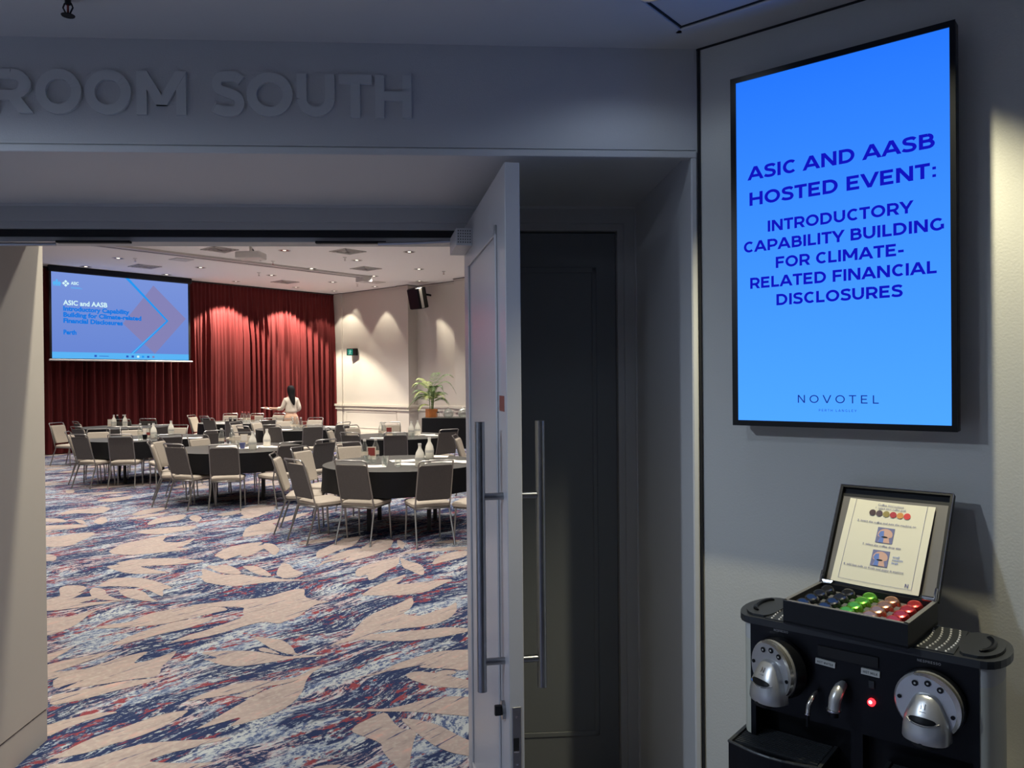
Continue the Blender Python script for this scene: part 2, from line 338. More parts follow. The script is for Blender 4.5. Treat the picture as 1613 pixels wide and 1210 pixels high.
# ---- geometric sans capitals drawn as strokes (cap height 1)
HW = 0.085
def crspline(p, n=4):
    out = []
    q = [p[0]]+list(p)+[p[-1]]
    for i in range(1, len(q)-2):
        for k in range(n):
            t = k/n; a, b, c, d = q[i-1], q[i], q[i+1], q[i+2]
            out.append(tuple(0.5*(2*b[j]+(c[j]-a[j])*t+(2*a[j]-5*b[j]+4*c[j]-d[j])*t*t+(3*b[j]-a[j]-3*c[j]+d[j])*t**3) for j in (0,1)))
    out.append(tuple(p[-1])); return out
def glyph(c, hw):
    """returns (advance, list of polygons)"""
    P = []
    T = 1-hw; B = hw
    def rib(pts, closed=False):
        n = len(pts); L = []; Rr = []
        for i in range(n):
            a = pts[(i-1) % n] if (closed or i > 0) else pts[i]; b = pts[(i+1) % n] if (closed or i < n-1) else pts[i]
            dx, dy = b[0]-a[0], b[1]-a[1]; l = math.hypot(dx, dy) or 1; nx, ny = -dy/l, dx/l
            L.append((pts[i][0]+nx*hw, pts[i][1]+ny*hw)); Rr.append((pts[i][0]-nx*hw, pts[i][1]-ny*hw))
        for i in range(n if closed else n-1):
            j = (i+1) % n; P.append([L[i], L[j], Rr[j], Rr[i]])
    def V(x, y0=0, y1=1): P.append([(x-hw,y0),(x+hw,y0),(x+hw,y1),(x-hw,y1)])
    def H(y, x0, x1): P.append([(x0,y-hw),(x1,y-hw),(x1,y+hw),(x0,y+hw)])
    def D(x0, y0, x1, y1):
        h = hw*math.hypot(x1-x0, y1-y0)/abs(y1-y0); P.append([(x0-h,y0),(x0+h,y0),(x1+h,y1),(x1-h,y1)])
    if c == ' ': return 0.36, P
    if c == 'A': D(0.10,0,0.52,1); D(0.94,0,0.52,1); H(0.30,0.24,0.80); return 1.04, P
    if c == 'B':
        V(0.17+hw-0.085); H(T,0.2,0.52); H(B,0.2,0.56); H(0.52,0.2,0.54)
        rib(arc(0.52,(T+0.52)/2,0.20,(T-0.52)/2,90,-90,8)); rib(arc(0.55,(0.52+B)/2,0.23,(0.52-B)/2,90,-90,8)); return 0.92, P
    if c in 'CG':
        rib(arc(0.53,0.5,0.46-hw,0.5-hw,48,312,20))
        if c == 'G': V(0.84,0.12,0.50)
        return (0.93 if c == 'C' else 1.0), P
    if c == 'D':
        V(0.17); H(T,0.2,0.46); H(B,0.2,0.46); rib(arc(0.45,0.5,0.50-hw,0.5-hw,90,-90,14)); return 1.02, P
    if c == 'E': V(0.17); H(T,0.2,0.76); H(B,0.2,0.78); H(0.51,0.2,0.70); return 0.85, P
    if c == 'F': V(0.17); H(T,0.2,0.76); H(0.48,0.2,0.70); return 0.80, P
    if c == 'H': V(0.17); V(0.83); H(0.5,0.2,0.8); return 1.0, P
    if c == 'I': V(0.17); return 0.34, P
    if c == 'K': V(0.17); D(0.24,0.36,0.76,1); D(0.80,0,0.42,0.58); return 0.9, P
    if c == 'L': V(0.17); H(B,0.2,0.70); return 0.74, P
    if c == 'M': V(0.17); V(1.03); D(0.60,0.22,0.17,1); D(0.60,0.22,1.03,1); return 1.2, P
    if c == 'N': V(0.17); V(0.85); D(0.85,0,0.17,1); return 1.02, P
    if c in 'OQ': rib(arc(0.55,0.5,0.50-hw,0.5-hw,0,345,23), True); return 1.10, P
    if c == 'P': V(0.17); H(T,0.2,0.50); H(0.38,0.2,0.50); rib(arc(0.50,(T+0.38)/2,0.28,(T-0.38)/2,90,-90,9)); return 0.88, P
    if c == 'R':
        V(0.17); H(T,0.2,0.50); H(0.40,0.2,0.50); rib(arc(0.50,(T+0.40)/2,0.27,(T-0.40)/2,90,-90,9)); D(0.78,0,0.52,0.42); return 0.92, P
    if c == 'S':
        rib(crspline([(0.72,0.80),(0.58,T),(0.40,T+0.005),(0.22,0.86),(0.16,0.73),(0.22,0.60),(0.42,0.525),(0.62,0.44),(0.69,0.28),(0.60,0.13),(0.40,B-0.005),(0.22,B+0.02),(0.07,0.20)],3)); return 0.82, P
    if c == 'T': V(0.40); H(T,0.02,0.78); return 0.80, P
    if c == 'U': V(0.16,0.42,1); V(0.80,0.42,1); rib(arc(0.48,0.42,0.32,0.42-hw,180,360,12)); return 0.97, P
    if c == 'V': D(0.50,0,0.09,1); D(0.50,0,0.91,1); return 1.0, P
    if c == 'W': D(0.36,0,0.09,1); D(0.36,0,0.64,1); D(0.92,0,0.64,1); D(0.92,0,1.19,1); return 1.28, P
    if c == 'Y': V(0.45,0,0.42); D(0.45,0.36,0.08,1); D(0.45,0.36,0.82,1); return 0.90, P
    if c == ':': P.append([(0.10,0.02),(0.28,0.02),(0.28,0.20),(0.10,0.20)]); P.append([(0.10,0.52),(0.28,0.52),(0.28,0.70),(0.10,0.70)]); return 0.34, P
    if c == '-': H(0.36,0.06,0.44); return 0.5, P
    return 0.5, P
def caps(text, x0, x1, z, h, hw=HW, spacing=0.10):
    """polygons of a line of capitals fitted between x0 and x1"""
    out = []; x = 0
    for c in text:
        a, ps = glyph(c, hw); out.append((x, ps)); x += a+spacing
    k = (x1-x0)/(x-spacing)
    return [[[(x0+(ox+px)*k, z+py*h) for px, py in p] for p in ps] for ox, ps in out]
def text_mesh(txt, size, m, align='LEFT', bold=0.0, extrude=0.0, xs=1.0):
    cu = bpy.data.curves.new('txt', 'FONT'); cu.body = txt; cu.size = size; cu.align_x = align; cu.offset = bold; cu.extrude = extrude; cu.resolution_u = 3
    o = bpy.data.objects.new('txt', cu); COL.objects.link(o)
    dg = bpy.context.evaluated_depsgraph_get(); dg.update()
    me = bpy.data.meshes.new_from_object(o.evaluated_get(dg)); bpy.data.objects.remove(o)
    me.transform(Matrix.Diagonal((xs,1,1,1)) @ I4)
    me.transform(Matrix.Rotation(R(90), 4, 'X'))        # text stands in the x-z plane, facing -y
    me.materials.clear(); me.materials.append(m); return me
def text_obj(name, txt, size, m, fr, x, y, z, parent, align='LEFT', bold=0.0, xs=1.0):
    me = text_mesh(txt, size, m, align, bold, 0, xs)
    me.transform(fr @ Matrix.Translation((x, y, z)))
    o = bpy.data.objects.new(name, me); return link(o, parent)
# ================================================================ frames of the walls (x along the wall, y away from the viewer, z up)
FW = frame((0.567, 2.38, 0), (math.cos(R(3.7)), math.sin(R(3.7)), 0))
TW = frame((0.703, 2.279, 0), (0.772, -0.636, 0))           # wall behind the sign display
CW = frame((-5.536, 24.2, 0), (0.645, 0.764, 0))            # curtain wall of the hall
RW = frame((-5.536, 24.2, 0), (0.763, -0.646, 0))           # right wall of the hall
def S(name, mb, m, parent=None, smooth=False): return mb.obj(name, m, parent, smooth, kind=None if parent else 'structure')

# ================================================================ setting
fl = S('floor', MB().box(-22, 9, -4, 27, -0.06, 0.0), M['carpet'])
S('ceiling', MB(FW).box(-6, 6, -6.5, 0.02, 2.667, 2.80), M['ceil_paint'])
hc = S('ceiling_hall', MB().add([(-22,7,4.4),(-12,3.0,4.4),(9,3.0,4.4),(9,12,4.4),(-5,27,4.4),(-22,10,4.4)], [(0,1,2,3,4,5)]), M['hall_ceil']); hc.name = 'ceiling.001'
# foyer front wall: header above the recess, right jamb, far left jamb
wf = MB(FW); wf.box(-6, 0.012, 0, 1.2, 2.352, 2.70); wf.box(-0.008, 0.5, 0.0, 1.2, 0, 2.352); wf.box(-6, -3.2, 0, 1.2, 0, 2.352)
wall_front = S('wall_front', wf, M['foyer_paint'])
tr = MB(FW); tr.box(-3.2, 0.010, -0.008, 0.02, 2.330, 2.351, 0.004); tr.box(-3.2, 0.006, -0.004, 0.01, 2.355, 2.360)
tr.box(-0.010, 0.010, -0.008, 0.02, 0, 2.330, 0.004)
S('trim_1', tr, M['foyer_paint'])
S('trim_2', MB(FW).box(0.0125, 0.019, -0.012, 0.02, 0, 2.664), M['gap'])
wr = MB(TW); wr.box(-0.165, 4.5, 0.0, 0.12, 0, 2.70)
S('wall_right', wr, M['textured_paint'])
S('trim_3', MB(TW).box(-0.16, 4.5, -0.003, 0.0, 2.661, 2.667), M['gap'])
S('wall_back', MB(FW).box(-6, 6, -6.5, -6.3, 0, 2.7), M['foyer_paint'])
S('wall_left', MB(FW).box(-6.2, -6.0, -6.5, 0.1, 0, 2.7), M['foyer_paint'])
# access panel set in the foyer ceiling
pn = MB(TW); cx, cy = -0.147, -0.150
pn.box(cx, cx+1.5, cy-0.02, cy, 2.659, 2.668, 0.004); pn.box(cx, cx+0.02, cy-1.3, cy, 2.659, 2.668, 0.004)
S('trim_4', pn, M['ceil_paint'])
jn = MB(TW); jn.box(cx+0.02, cx+1.5, cy-0.026, cy-0.02, 2.664, 2.668); jn.box(cx+0.02, cx+0.026, cy-1.3, cy-0.02, 2.664, 2.668)
S('trim_5', jn, M['gap'])

# door frame at the back of the recess
y0 = 0.76
df = MB(FW)
df.box(-3.2, 0.0, y0, y0+0.12, 2.285, 2.353); df.box(-3.2, -0.056, y0+0.012, y0+0.12, 2.258, 2.285)
df.box(-0.056, 0.0, y0, y0+0.12, 0, 2.285); df.box(-0.082, -0.056, y0+0.012, y0+0.12, 0, 2.258)
df.box(-3.2, -0.7, y0+0.04, y0+0.14, 2.212, 2.231)
df.box(-0.705, -0.66, y0+0.03, y0+0.12, 0, 2.24)
trm = S('trim_6', df, M['satin'])
S('trim_7', MB(FW).box(-3.2, -0.0, y0-0.008, y0, 2.342, 2.352), M['foyer_paint'])
S('trim_8', MB(FW).box(-3.2, -0.7, y0+0.03, y0+0.12, 2.231, 2.258), M['gap'])
jb = MB(FW); jb.box(-0.014, -0.008, y0-0.012, y0, 0, 2.345); S('trim_9', jb, M['foyer_paint'])

# closed side door beside the opening
d2 = thing('door_2', None, None, kind='structure')
MB(FW).box(-0.66, -0.084, y0+0.045, y0+0.09, 0.005, 2.252).obj('panel', M['darkdoor'], d2)
pm = MB(FW)
for a in (0.0,):
    x0, x1, z0, z1 = -0.56, -0.165, 0.18, 2.11
    for (p, q, r_, t_) in ((x0,x1,z1-0.02,z1),(x0,x1,z0,z0+0.02),(x0,x0+0.02,z0,z1),(x1-0.02,x1,z0,z1)): pm.box(p, q, y0+0.040, y0+0.046, r_, t_, 0.003)
pm.obj('moulding', M['darkdoor'], d2)

# open door leaf, seen nearly edge on
LF = frame((-0.016, 2.162, 0), (0.983, 0.18, 0))            # x = across the thickness to the right, y = along the leaf to its hinges
d1 = thing('door_1', None, None, kind='structure')
MB(LF).box(0, 0.0433, 0, 0.953, 0.012, 2.263, 0.002).obj('panel', M['leafdoor'], d1)
pm = MB(LF)
for q in ((-0.007, 0.001), (0.0423, 0.050)):
    for (a, b, c, d) in ((0.14,0.81,2.085,2.115),(0.14,0.81,0.16,0.19),(0.14,0.165,0.16,2.115),(0.785,0.81,0.16,2.115)): pm.box(q[0], q[1], a, b, c, d, 0.003)
pm.obj('moulding', M['leafdoor'], d1)
for sx, nm, lb in ((-0.067, 'pull_handle', 'long steel pull handle on the hall side'), (0.0433+0.067, 'pull_handle', 'long steel pull handle on the outer side')):
    h = MB(LF).tube([(sx, 0.068, 0.752), (sx, 0.068, 1.531)], 0.0142, 20).obj(nm, M['steel'], d1, True, label=lb)
    fx = 0.0 if sx < 0 else 0.0433
    for zz in (0.836, 1.314):
        MB(LF).tube([(fx, 0.068, zz), (sx, 0.068, zz)], 0.0105, 14).obj('standoff', M['steel'], h, True)
# lock plate on the leaf edge with its latch, screws, and the thumb turn
lp = MB(LF).box(0.0085, 0.0335, -0.002, 0.003, 0.535, 0.727, 0.001).obj('lock_plate', M['steel'], d1)
MB(LF).box(0.0115, 0.0270, -0.0035, 0.0, 0.605, 0.640).obj('latch_bolt', M['blackmatte'], lp)
MB(LF).box(0.0115, 0.0270, -0.0055, -0.002, 0.600, 0.6045).obj('latch_lip', M['chrome'], lp)
for zz in (0.70, 0.565): MB(LF).tube([(0.021, -0.0035, zz), (0.021, 0.0, zz)], 0.0035, 10).obj('screw', M['chrome'], lp, True)
tt = MB(LF).tube([(0.0, 0.075, 0.690), (-0.010, 0.075, 0.690)], 0.026, 20).obj('thumb_turn', M['steel'], d1, True)
MB(LF).box(-0.030, -0.010, 0.068, 0.082, 0.676, 0.704, 0.002).obj('turn_knob', M['blackmatte'], tt)
MB(LF).tube([(0.0433, 0.075, 0.715), (0.052, 0.075, 0.715)], [0.013, 0.009], 14).obj('lock_cylinder', M['chrome'], d1, True)
MB(LF).box(-0.0012, 0.0, 0.035, 0.115, 1.56, 1.605).obj('notice', M['notice'], d1, label='small red brown notice near the leaf edge')
# door closer: body with perforated end, arm to the header
cb = MB(LF).box(-0.060, 0.0, 0.700, 0.930, 2.150, 2.214, 0.002).obj('door_closer', M['leafdoor'], d1)
dt = MB(LF)
for i in range(6):
    for j in range(5): dt.box(-0.054+i*0.0088, -0.0505+i*0.0088, 0.6985, 0.700, 2.160+j*0.0105, 2.164+j*0.0105)
dt.obj('perforation', M['gap'], cb, kind='stuff')
ar = MB(FW); ar.tube([(-0.72, 0.72, 2.205), (-0.90, 0.745, 2.200), (-1.05, 0.772, 2.200)], 0.007, 8); ar.obj('closer_arm', M['steel'], d1, True)
MB(FW).box(-1.30, -1.02, 0.775, 0.800, 2.204, 2.213, 0.001).obj('closer_rail', M['blackmatte'], trm)
MB(FW).box(-2.30, -2.02, 0.775, 0.800, 2.204, 2.213, 0.001).obj('closer_rail', M['blackmatte'], trm)
MB(FW).tube([(-2.30, 0.78, 2.198), (-2.46, 0.74, 2.190), (-2.75, 0.70, 2.185)], 0.007, 8).obj('closer_arm', M['steel'], trm, True)

# raised letters of the room sign
sg = thing('room_sign', 'raised grey letters ending in ROOM SOUTH on the wall above the doorway', 'sign', tuple(FW @ Vector((-1.55, 0, 2.5))))
def place_letters(polys, parent, m, fr, yb, yf, name):
    base = Matrix.Translation(-parent.location)
    for ps in polys:
        if not ps: continue
        mb = MB(fr)
        for k, p in enumerate(ps): mb.prism(p, yf-0.0003*min(k, 3)-(0.0003 if k == len(ps)-1 else 0.0), yb)
        o = mb.obj(name, m, parent); o.data.transform(base)
ROOM = [('R',-2.092,-1.960),('O',-1.953,-1.824),('O',-1.815,-1.683),('M',-1.669,-1.523),('S',-1.454,-1.356),('O',-1.350,-1.215),('U',-1.203,-1.092),('T',-1.080,-0.982),('H',-0.972,-0.864)]
for ch, a, b in ROOM:
    adv, ps = glyph(ch, 0.108)
    xs = [p[0] for q in ps for p in q]; x0, x1 = min(xs), max(xs); k = (b-a)/(x1-x0)
    zz, hh = (2.442, 0.127) if ch not in 'OS' else (2.440, 0.131)
    place_letters([[[(a+(px-x0)*k, zz+py*hh) for px, py in q] for q in ps]], sg, M['letter'], FW, 0.001, -0.009, 'letter')
# ceiling sprinkler and foyer downlight
def sprinkler(x, y, z, label, sc=1.0, grp=None, dark=False):
    t = thing('sprinkler', label, 'sprinkler', (x, y, z), group=grp)
    m = M['blackmatte'] if dark else M['chrome']
    b = MB(); b.lathe([(0.028*sc,-0.006*sc),(0.030*sc,0.0)], n=16); b.obj('escutcheon', M['offwhite'], t, True)
    b = MB(); b.lathe([(0.007*sc,-0.022*sc),(0.008*sc,-0.004*sc)], n=10)
    for s_ in (-1,1): b.tube([(0.008*s_*sc,0,-0.018*sc),(0.013*s_*sc,0,-0.03*sc),(0.004*s_*sc,0,-0.048*sc)], 0.0022*sc, 6)
    b.obj('frame', m, t, True)
    MB().lathe([(0.003*sc,-0.044*sc),(0.0025*sc,-0.022*sc)], n=8).obj('bulb', M['redprint'], t, True)
    b = MB(); b.lathe([(0.016*sc,-0.052*sc),(0.017*sc,-0.050*sc),(0.004*sc,-0.046*sc)], n=14); b.obj('deflector', m, t, True)
    return t
sprinkler(-1.155, 2.02, 2.667, 'black sprinkler head hanging from the foyer ceiling above ROOM lettering', 1.0, None, True)
def downlight(x, y, z, label, r=0.09, grp=None, lit=False):
    t = thing('downlight', label, 'ceiling light', (x, y, z), group=grp)
    b = MB(); n = 20
    b.loft([[(r*k*math.cos(6.2832*i/n), r*k*math.sin(6.2832*i/n), zz) for i in range(n)] for k, zz in ((1.0,0.0),(1.0,-0.006),(0.82,-0.008),(0.78,-0.002))], cap=False)
    b.obj('trim_ring', M['offwhite'], t, True)
    b = MB(); b.lathe([(r*0.79,-0.002),(r*0.28,-0.0015)], n=20, cap=False); b.obj('reflector', M['lens'], t, True)
    b = MB(); b.lathe([(r*(0.28 if z > 4 else 0.5),-0.0025),(r*0.15,-0.004)], n=20); b.obj('lamp', M['lit'] if lit else M['lens'], t, True)
    return t
downlight(0.375, 2.015, 2.667, 'round ceiling light at the top edge of the foyer ceiling panel', 0.055, None, True)
downlight(TVL[0], TVL[1], 2.667, 'round ceiling light above the blue display', 0.045, None, True)

# ================================================================ blue display on the wall
tv = thing('wall_display', 'tall blue digital display showing ASIC AND AASB HOSTED EVENT on the right wall', 'screen', tuple(TW @ Vector((0.27, 0, 2.0))))
TVF = Matrix.Translation(-tv.location) @ TW
MB(TVF).box(-0.016, 0.555, -0.078, -0.040, 1.514, 2.513, 0.004).obj('casing', M['black'], tv)
MB(TVF).box(0.12, 0.42, -0.042, 0.0, 1.75, 2.25).obj('wall_bracket', M['blackmatte'], tv)
me = MB(TW).add([(0.0,-0.0795,1.5295),(0.5425,-0.0795,1.5295),(0.5425,-0.0795,2.498),(0.0,-0.0795,2.498)], [(0,1,2,3)]).mesh('screen_panel', M['tv'])
so = bpy.data.objects.new('screen_panel', me); COL.objects.link(so); so.parent = tv; so.matrix_parent_inverse = Matrix.Translation(-tv.location)
bz = MB(TVF)
for a, b, c, d in ((-0.016,0.0,1.514,2.513),(0.5425,0.555,1.514,2.513),(0.0,0.5425,1.514,1.5295),(0.0,0.5425,2.498,2.513)): bz.box(a, b, -0.083, -0.078, c, d)
bz.obj('bezel', M['black'], tv)
lt = MB(TVF)
def fl_polys(mb, polys, y):
    for ps in polys:
        for p in ps: mb.flat(p, y)
for tx, a, b, z, h in (('ASIC AND AASB',0.033,0.511,2.2130,0.0375),('HOSTED EVENT:',0.035,0.514,2.1400,0.0375),('INTRODUCTORY',0.088,0.460,2.0600,0.0312),
                       ('CAPABILITY BUILDING',0.018,0.530,2.0080,0.0312),('FOR CLIMATE-',0.110,0.440,1.9560,0.0312),('RELATED FINANCIAL',0.036,0.513,1.9040,0.0312),('DISCLOSURES',0.111,0.436,1.8520,0.0312)):
    fl_polys(lt, caps(tx, a, b, z, h, 0.104, 0.0), -0.0803)
lt.obj('lettering', M['tvtext'], tv)
l2 = MB(TVF); fl_polys(l2, caps('NOVOTEL', 0.168, 0.378, 1.581, 0.0215, 0.062, 0.36), -0.0803); l2.obj('hotel_name', M['tvtext2'], tv)
l3 = MB(TVF); fl_polys(l3, caps('PERTH LANGLEY', 0.226, 0.323, 1.5585, 0.0062, 0.065, 0.42), -0.0803); l3.obj('hotel_place', M['tvtext2'], tv)

# ================================================================ coffee machine
MFw = frame((0.569, 1.854, 0), (0.774, -0.633, 0))
cab = thing('side_cabinet', 'low cabinet under the black coffee machine', 'cabinet', tuple(MFw @ Vector((0.24, 0.05, 0))))
CF = Matrix.Translation(-cab.location) @ MFw
MB(CF).box(-0.02, 0.50, -0.06, 0.38, 0.06, 0.66).obj('body', M['satin'], cab)
MB(CF).box(-0.025, 0.505, -0.08, 0.40, 0.66, 0.69, 0.004).obj('top', M['satin'], cab)
MB(CF).box(0.0, 0.48, -0.03, 0.36, 0.0, 0.06).obj('plinth', M['blackmatte'], cab)
for a in (-0.015, 0.245):
    dd = MB(CF).box(a, a+0.25, -0.078, -0.06, 0.08, 0.64, 0.002).obj('door', M['satin'], cab)
    MB(CF).box(a+0.11, a+0.15, -0.09, -0.078, 0.55, 0.56).obj('handle', M['steel'], dd)

ma = thing('coffee_machine', 'black double-head capsule coffee machine with silver heads and milk spout', 'coffee machine', tuple(MFw @ Vector((0.24, 0.1, 0.69))))
MF = Matrix.Translation(-ma.location) @ MFw
def outline(x0, x1, dep, rx):   # plan outline: flat front, bulging ends
    return [(x0,0.0),(x1,0.0)] + [(x1+rx*math.sin(R(a)), dep/2-dep/2*math.cos(R(a))) for a in range(15,180,15)] + [(x1,dep),(x0,dep)] + [(x0-rx*math.sin(R(a)), dep/2+dep/2*math.cos(R(a))) for a in range(15,180,15)]
DEP = 0.19
# body: upper front block, lower recessed back, side cheeks
bd = MB(MF)
bd.prism([(0.0,0.004),(0.478,0.004),(0.478,DEP),(0.0,DEP)], 0.86, 1.060, 'z')
bd.box(0.0, 0.478, 0.065, DEP, 0.69, 0.86)
bd.box(0.0, 0.012, 0.004, 0.065, 0.69, 0.86); bd.box(0.466, 0.478, 0.004, 0.065, 0.69, 0.86); bd.box(0.225, 0.250, 0.02, 0.065, 0.69, 0.86)
bd.prism(outline(0.0, 0.478, DEP, 0.04), 0.69, 0.70, 'z')
bd.obj('body', M['black'], ma)
# control strip between the heads
MB(MF).box(0.160, 0.288, -0.001, 0.004, 1.015, 1.038).obj('control_strip', M['blackmatte'], ma)
# tanks in the bulging ends
for sx, (xa, k) in ((0, (0.478, 1)), (1, (0.0, -1))):
    ring = [(xa, 0.006)] + [(xa+k*0.034*math.sin(R(a)), DEP/2-(DEP/2-0.006)*math.cos(R(a))) for a in range(15,180,15)] + [(xa, DEP-0.006)]
    up = MB(MF).prism(ring, 1.018, 1.058, 'z'); up.obj('tank_band', M['stick'], ma, True, label='upper opaque band of the side tank')
    MB(MF).prism(ring, 0.79, 1.018, 'z').obj('water_tank' if k > 0 else 'capsule_bin', M['tank'], ma, True)
# rim and top
rm = MB(MF); rm.prism(outline(-0.002, 0.480, DEP, 0.046), 1.058, 1.074, 'z'); rm.obj('top_rim', M['rim'], ma)
for k, (xa, xb) in enumerate(((0.035, 0.165), (0.300, 0.432))):
    MB(MF).box(xa, xb, 0.006, DEP-0.006, 1.074, 1.0765).obj('cup_plate', M['rim'], ma)
st = MB(MF)
random.seed(3)
for i in range(7):
    for j in range(11):
        u = 0.312+i*0.0175+0.008*math.sin(j/10*3.14); v = 0.012+j*0.0162
        if u > 0.428+0.012*abs(v-0.09)/0.09: continue
        st.lathe([(0.0026,1.0763),(0.0016,1.0788)], (u, v, 0), 6)
for i in range(6):
    for j in range(11): st.lathe([(0.0026,1.0763),(0.0016,1.0788)], (0.050+i*0.0175-0.006*math.sin(j/10*3.14), 0.012+j*0.0162, 0), 6)
st.obj('stud', M['white'], ma, kind='stuff')
for k, xa in ((1, 0.470), (-1, 0.008)):
    ld = MB(MF); ring = [(xa-k*0.022, 0.012)] + [(xa+k*(0.046*math.sin(R(a))-0.004), DEP/2-(DEP/2-0.010)*math.cos(R(a))) for a in range(10,180,14)] + [(xa-k*0.022, DEP-0.012)] + [(xa-k*(0.022+0.016*math.sin(R(a))), DEP/2+(DEP/2-0.012)*math.cos(R(a))) for a in (30,60,90,120,150)]
    l_ = ld.prism(ring, 1.074, 1.080, 'z').obj('tank_lid', M['rim'], ma)
    gr = MB(MF)
    pts = [(xa+k*(0.022*math.sin(R(a))), DEP/2-0.055*math.cos(R(a)), 1.081) for a in range(10,171,16)]
    gr.tube(pts, [0.003]+[0.0055]*(len(pts)-2)+[0.003], 8); gr.obj('lid_grip', M['black'], l_, True)
# two brewing heads
def head(cx, cz, turn):
    HF = MF @ Matrix.Translation((cx, -0.045*abs(math.sin(R(turn))), cz)) @ Matrix.Rotation(R(turn), 4, 'Z')
    r = 0.066
    rg = thing('head', None, None); rg.parent = ma
    bpy.data.objects.remove(rg)
    g = MB(HF); n = 40
    def circ(rr, y): return [(rr*math.cos(6.28318*i/n), y, rr*math.sin(6.28318*i/n)) for i in range(n)]
    g.loft([circ(r+0.003, 0.006+0.045*abs(math.sin(R(turn)))), circ(r+0.003, -0.004)]); hb = g.obj('brewing_head', M['black'], ma, True)
    g = MB(HF); g.loft([circ(r, -0.002), circ(r, -0.012), circ(r-0.004, -0.016)]); g.obj('dial', M['silver'], hb, True)
    # raised crescent from upper left over the top to lower right
    cr = MB(HF); out = [(math.cos(R(a))*r*1.0, math.sin(R(a))*r*1.0) for a in range(112,-46,-8)]; inn = [(math.cos(R(a))*(r-0.005-0.007*max(0,math.sin(R((a+46)/158*180)))), math.sin(R(a))*(r-0.005-0.007*max(0,math.sin(R((a+46)/158*180))))) for a in range(112,-46,-8)]
    m_ = len(out)
    cr.add([(p[0],-0.0225,p[1]) for p in out]+[(p[0],-0.0195,p[1]) for p in inn]+[(p[0],-0.012,p[1]) for p in out]+[(p[0],-0.014,p[1]) for p in inn],
           [(i,i+1,m_+i+1,m_+i) for i in range(m_-1)]+[(i,2*m_+i,2*m_+i+1,i+1) for i in range(m_-1)]+[(m_+i,m_+i+1,3*m_+i+1,3*m_+i) for i in range(m_-1)]+[(0,m_,3*m_,2*m_),(m_-1,3*m_-1,4*m_-1,2*m_-1)])
    cr.obj('silver_crescent', M['silverlt'], hb, True)
    for a, rr, s_ in ((120,0.046,0.0062),(88,0.045,0.0062),(56,0.045,0.0062),(176,0.054,0.0042),(-14,0.050,0.0042)):
        x, z = rr*math.cos(R(a)), rr*math.sin(R(a))
        bt = MB(HF).tube([(x,-0.015,z),(x,-0.0185,z)], s_, 14).obj('button', M['black'], hb, True)
        if s_ > 0.005:
            MB(HF).tube([(x,-0.0182,z),(x,-0.0192,z)], 0.0022, 8).obj('cup_symbol', M['stick'], bt)
    # lever hood: narrow rounded neck flaring to a broad spout
    def sec(z, wd, yf, k=1.0):
        return [(wd*math.cos(R(a)), -0.012-(yf)*max(0.0,math.sin(R(a)))**0.6, z) for a in range(0,181,12)]+[(-wd,-0.008,z),(wd,-0.008,z)]
    prof = [(0.0240,0.006,0.006),(0.0225,0.014,0.013),(0.018,0.021,0.019),(0.010,0.027,0.025),(0.0,0.0315,0.031),(-0.012,0.037,0.037),(-0.025,0.0415,0.042),(-0.045,0.0445,0.047),(-0.064,0.0455,0.049),(-0.068,0.0445,0.047),(-0.068,0.036,0.036)]
    lv = MB(HF).loft([sec(*p) for p in prof]).obj('lever_hood', M['silver'], hb, True)
    def surf(x, z, off=0.0012):
        for (za, wa, ya), (zb_, wb, yb) in zip(prof, prof[1:]):
            if zb_ <= z <= za and za > zb_:
                t = (za-z)/(za-zb_); w_ = wa+(wb-wa)*t; y_ = ya+(yb-ya)*t
                return -0.012-y_*max(0.0, 1-(x/w_)**2)**0.3-off
        return -0.05
    sq = MB(HF); N_ = 14
    xs_ = [-0.027+0.054*i/N_ for i in range(N_+1)]; hh = [0.0072*math.sqrt(max(0.0, 1-(x/0.027)**2)) for x in xs_]
    sq.loft([[(x, surf(x, -0.022+h*f_, 0.0010), -0.022+h*f_) for x, h in zip(xs_, hh)] for f_ in (-1,-0.5,0,0.5,1)], cap=False, closed=False)
    sq.obj('slot', M['black'], lv)
    MB(HF).tube([(x, surf(x,z,0.0012), z) for x, z in [(0.0285*math.cos(R(a))*(1.12 if a in (180,360) else 1), -0.0235+0.0080*math.sin(R(a))) for a in range(180,361,15)]], 0.0014, 6).obj('slot_lip', M['chrome'], lv, True)
    n_ = MB(HF)
    for q in glyph('N', 0.08)[1]: n_.add([((p[0]-0.5)*0.011, surf((p[0]-0.5)*0.011, 0.004+(p[1]-0.5)*0.010, 0.0008), 0.004+(p[1]-0.5)*0.010) for p in q], [(0,1,2,3)])
    n_.add([(-0.006,surf(0.006,-0.006,0.0008),-0.0065),(0.006,surf(0.006,-0.006,0.0008),-0.0065),(0.006,surf(0.006,-0.005,0.0008),-0.0053),(-0.006,surf(0.006,-0.005,0.0008),-0.0053)], [(0,1,2,3)])
    n_.obj('emblem', M['chrome'], lv)
    MB(HF).lathe([(0.012,-0.084),(0.024,-0.076),(0.026,-0.066)], (0,-0.034,0), 20).obj('coffee_spout', M['blackmatte'], hb, True)
head(0.389, 0.968, -6)
head(0.070, 0.970, -24)
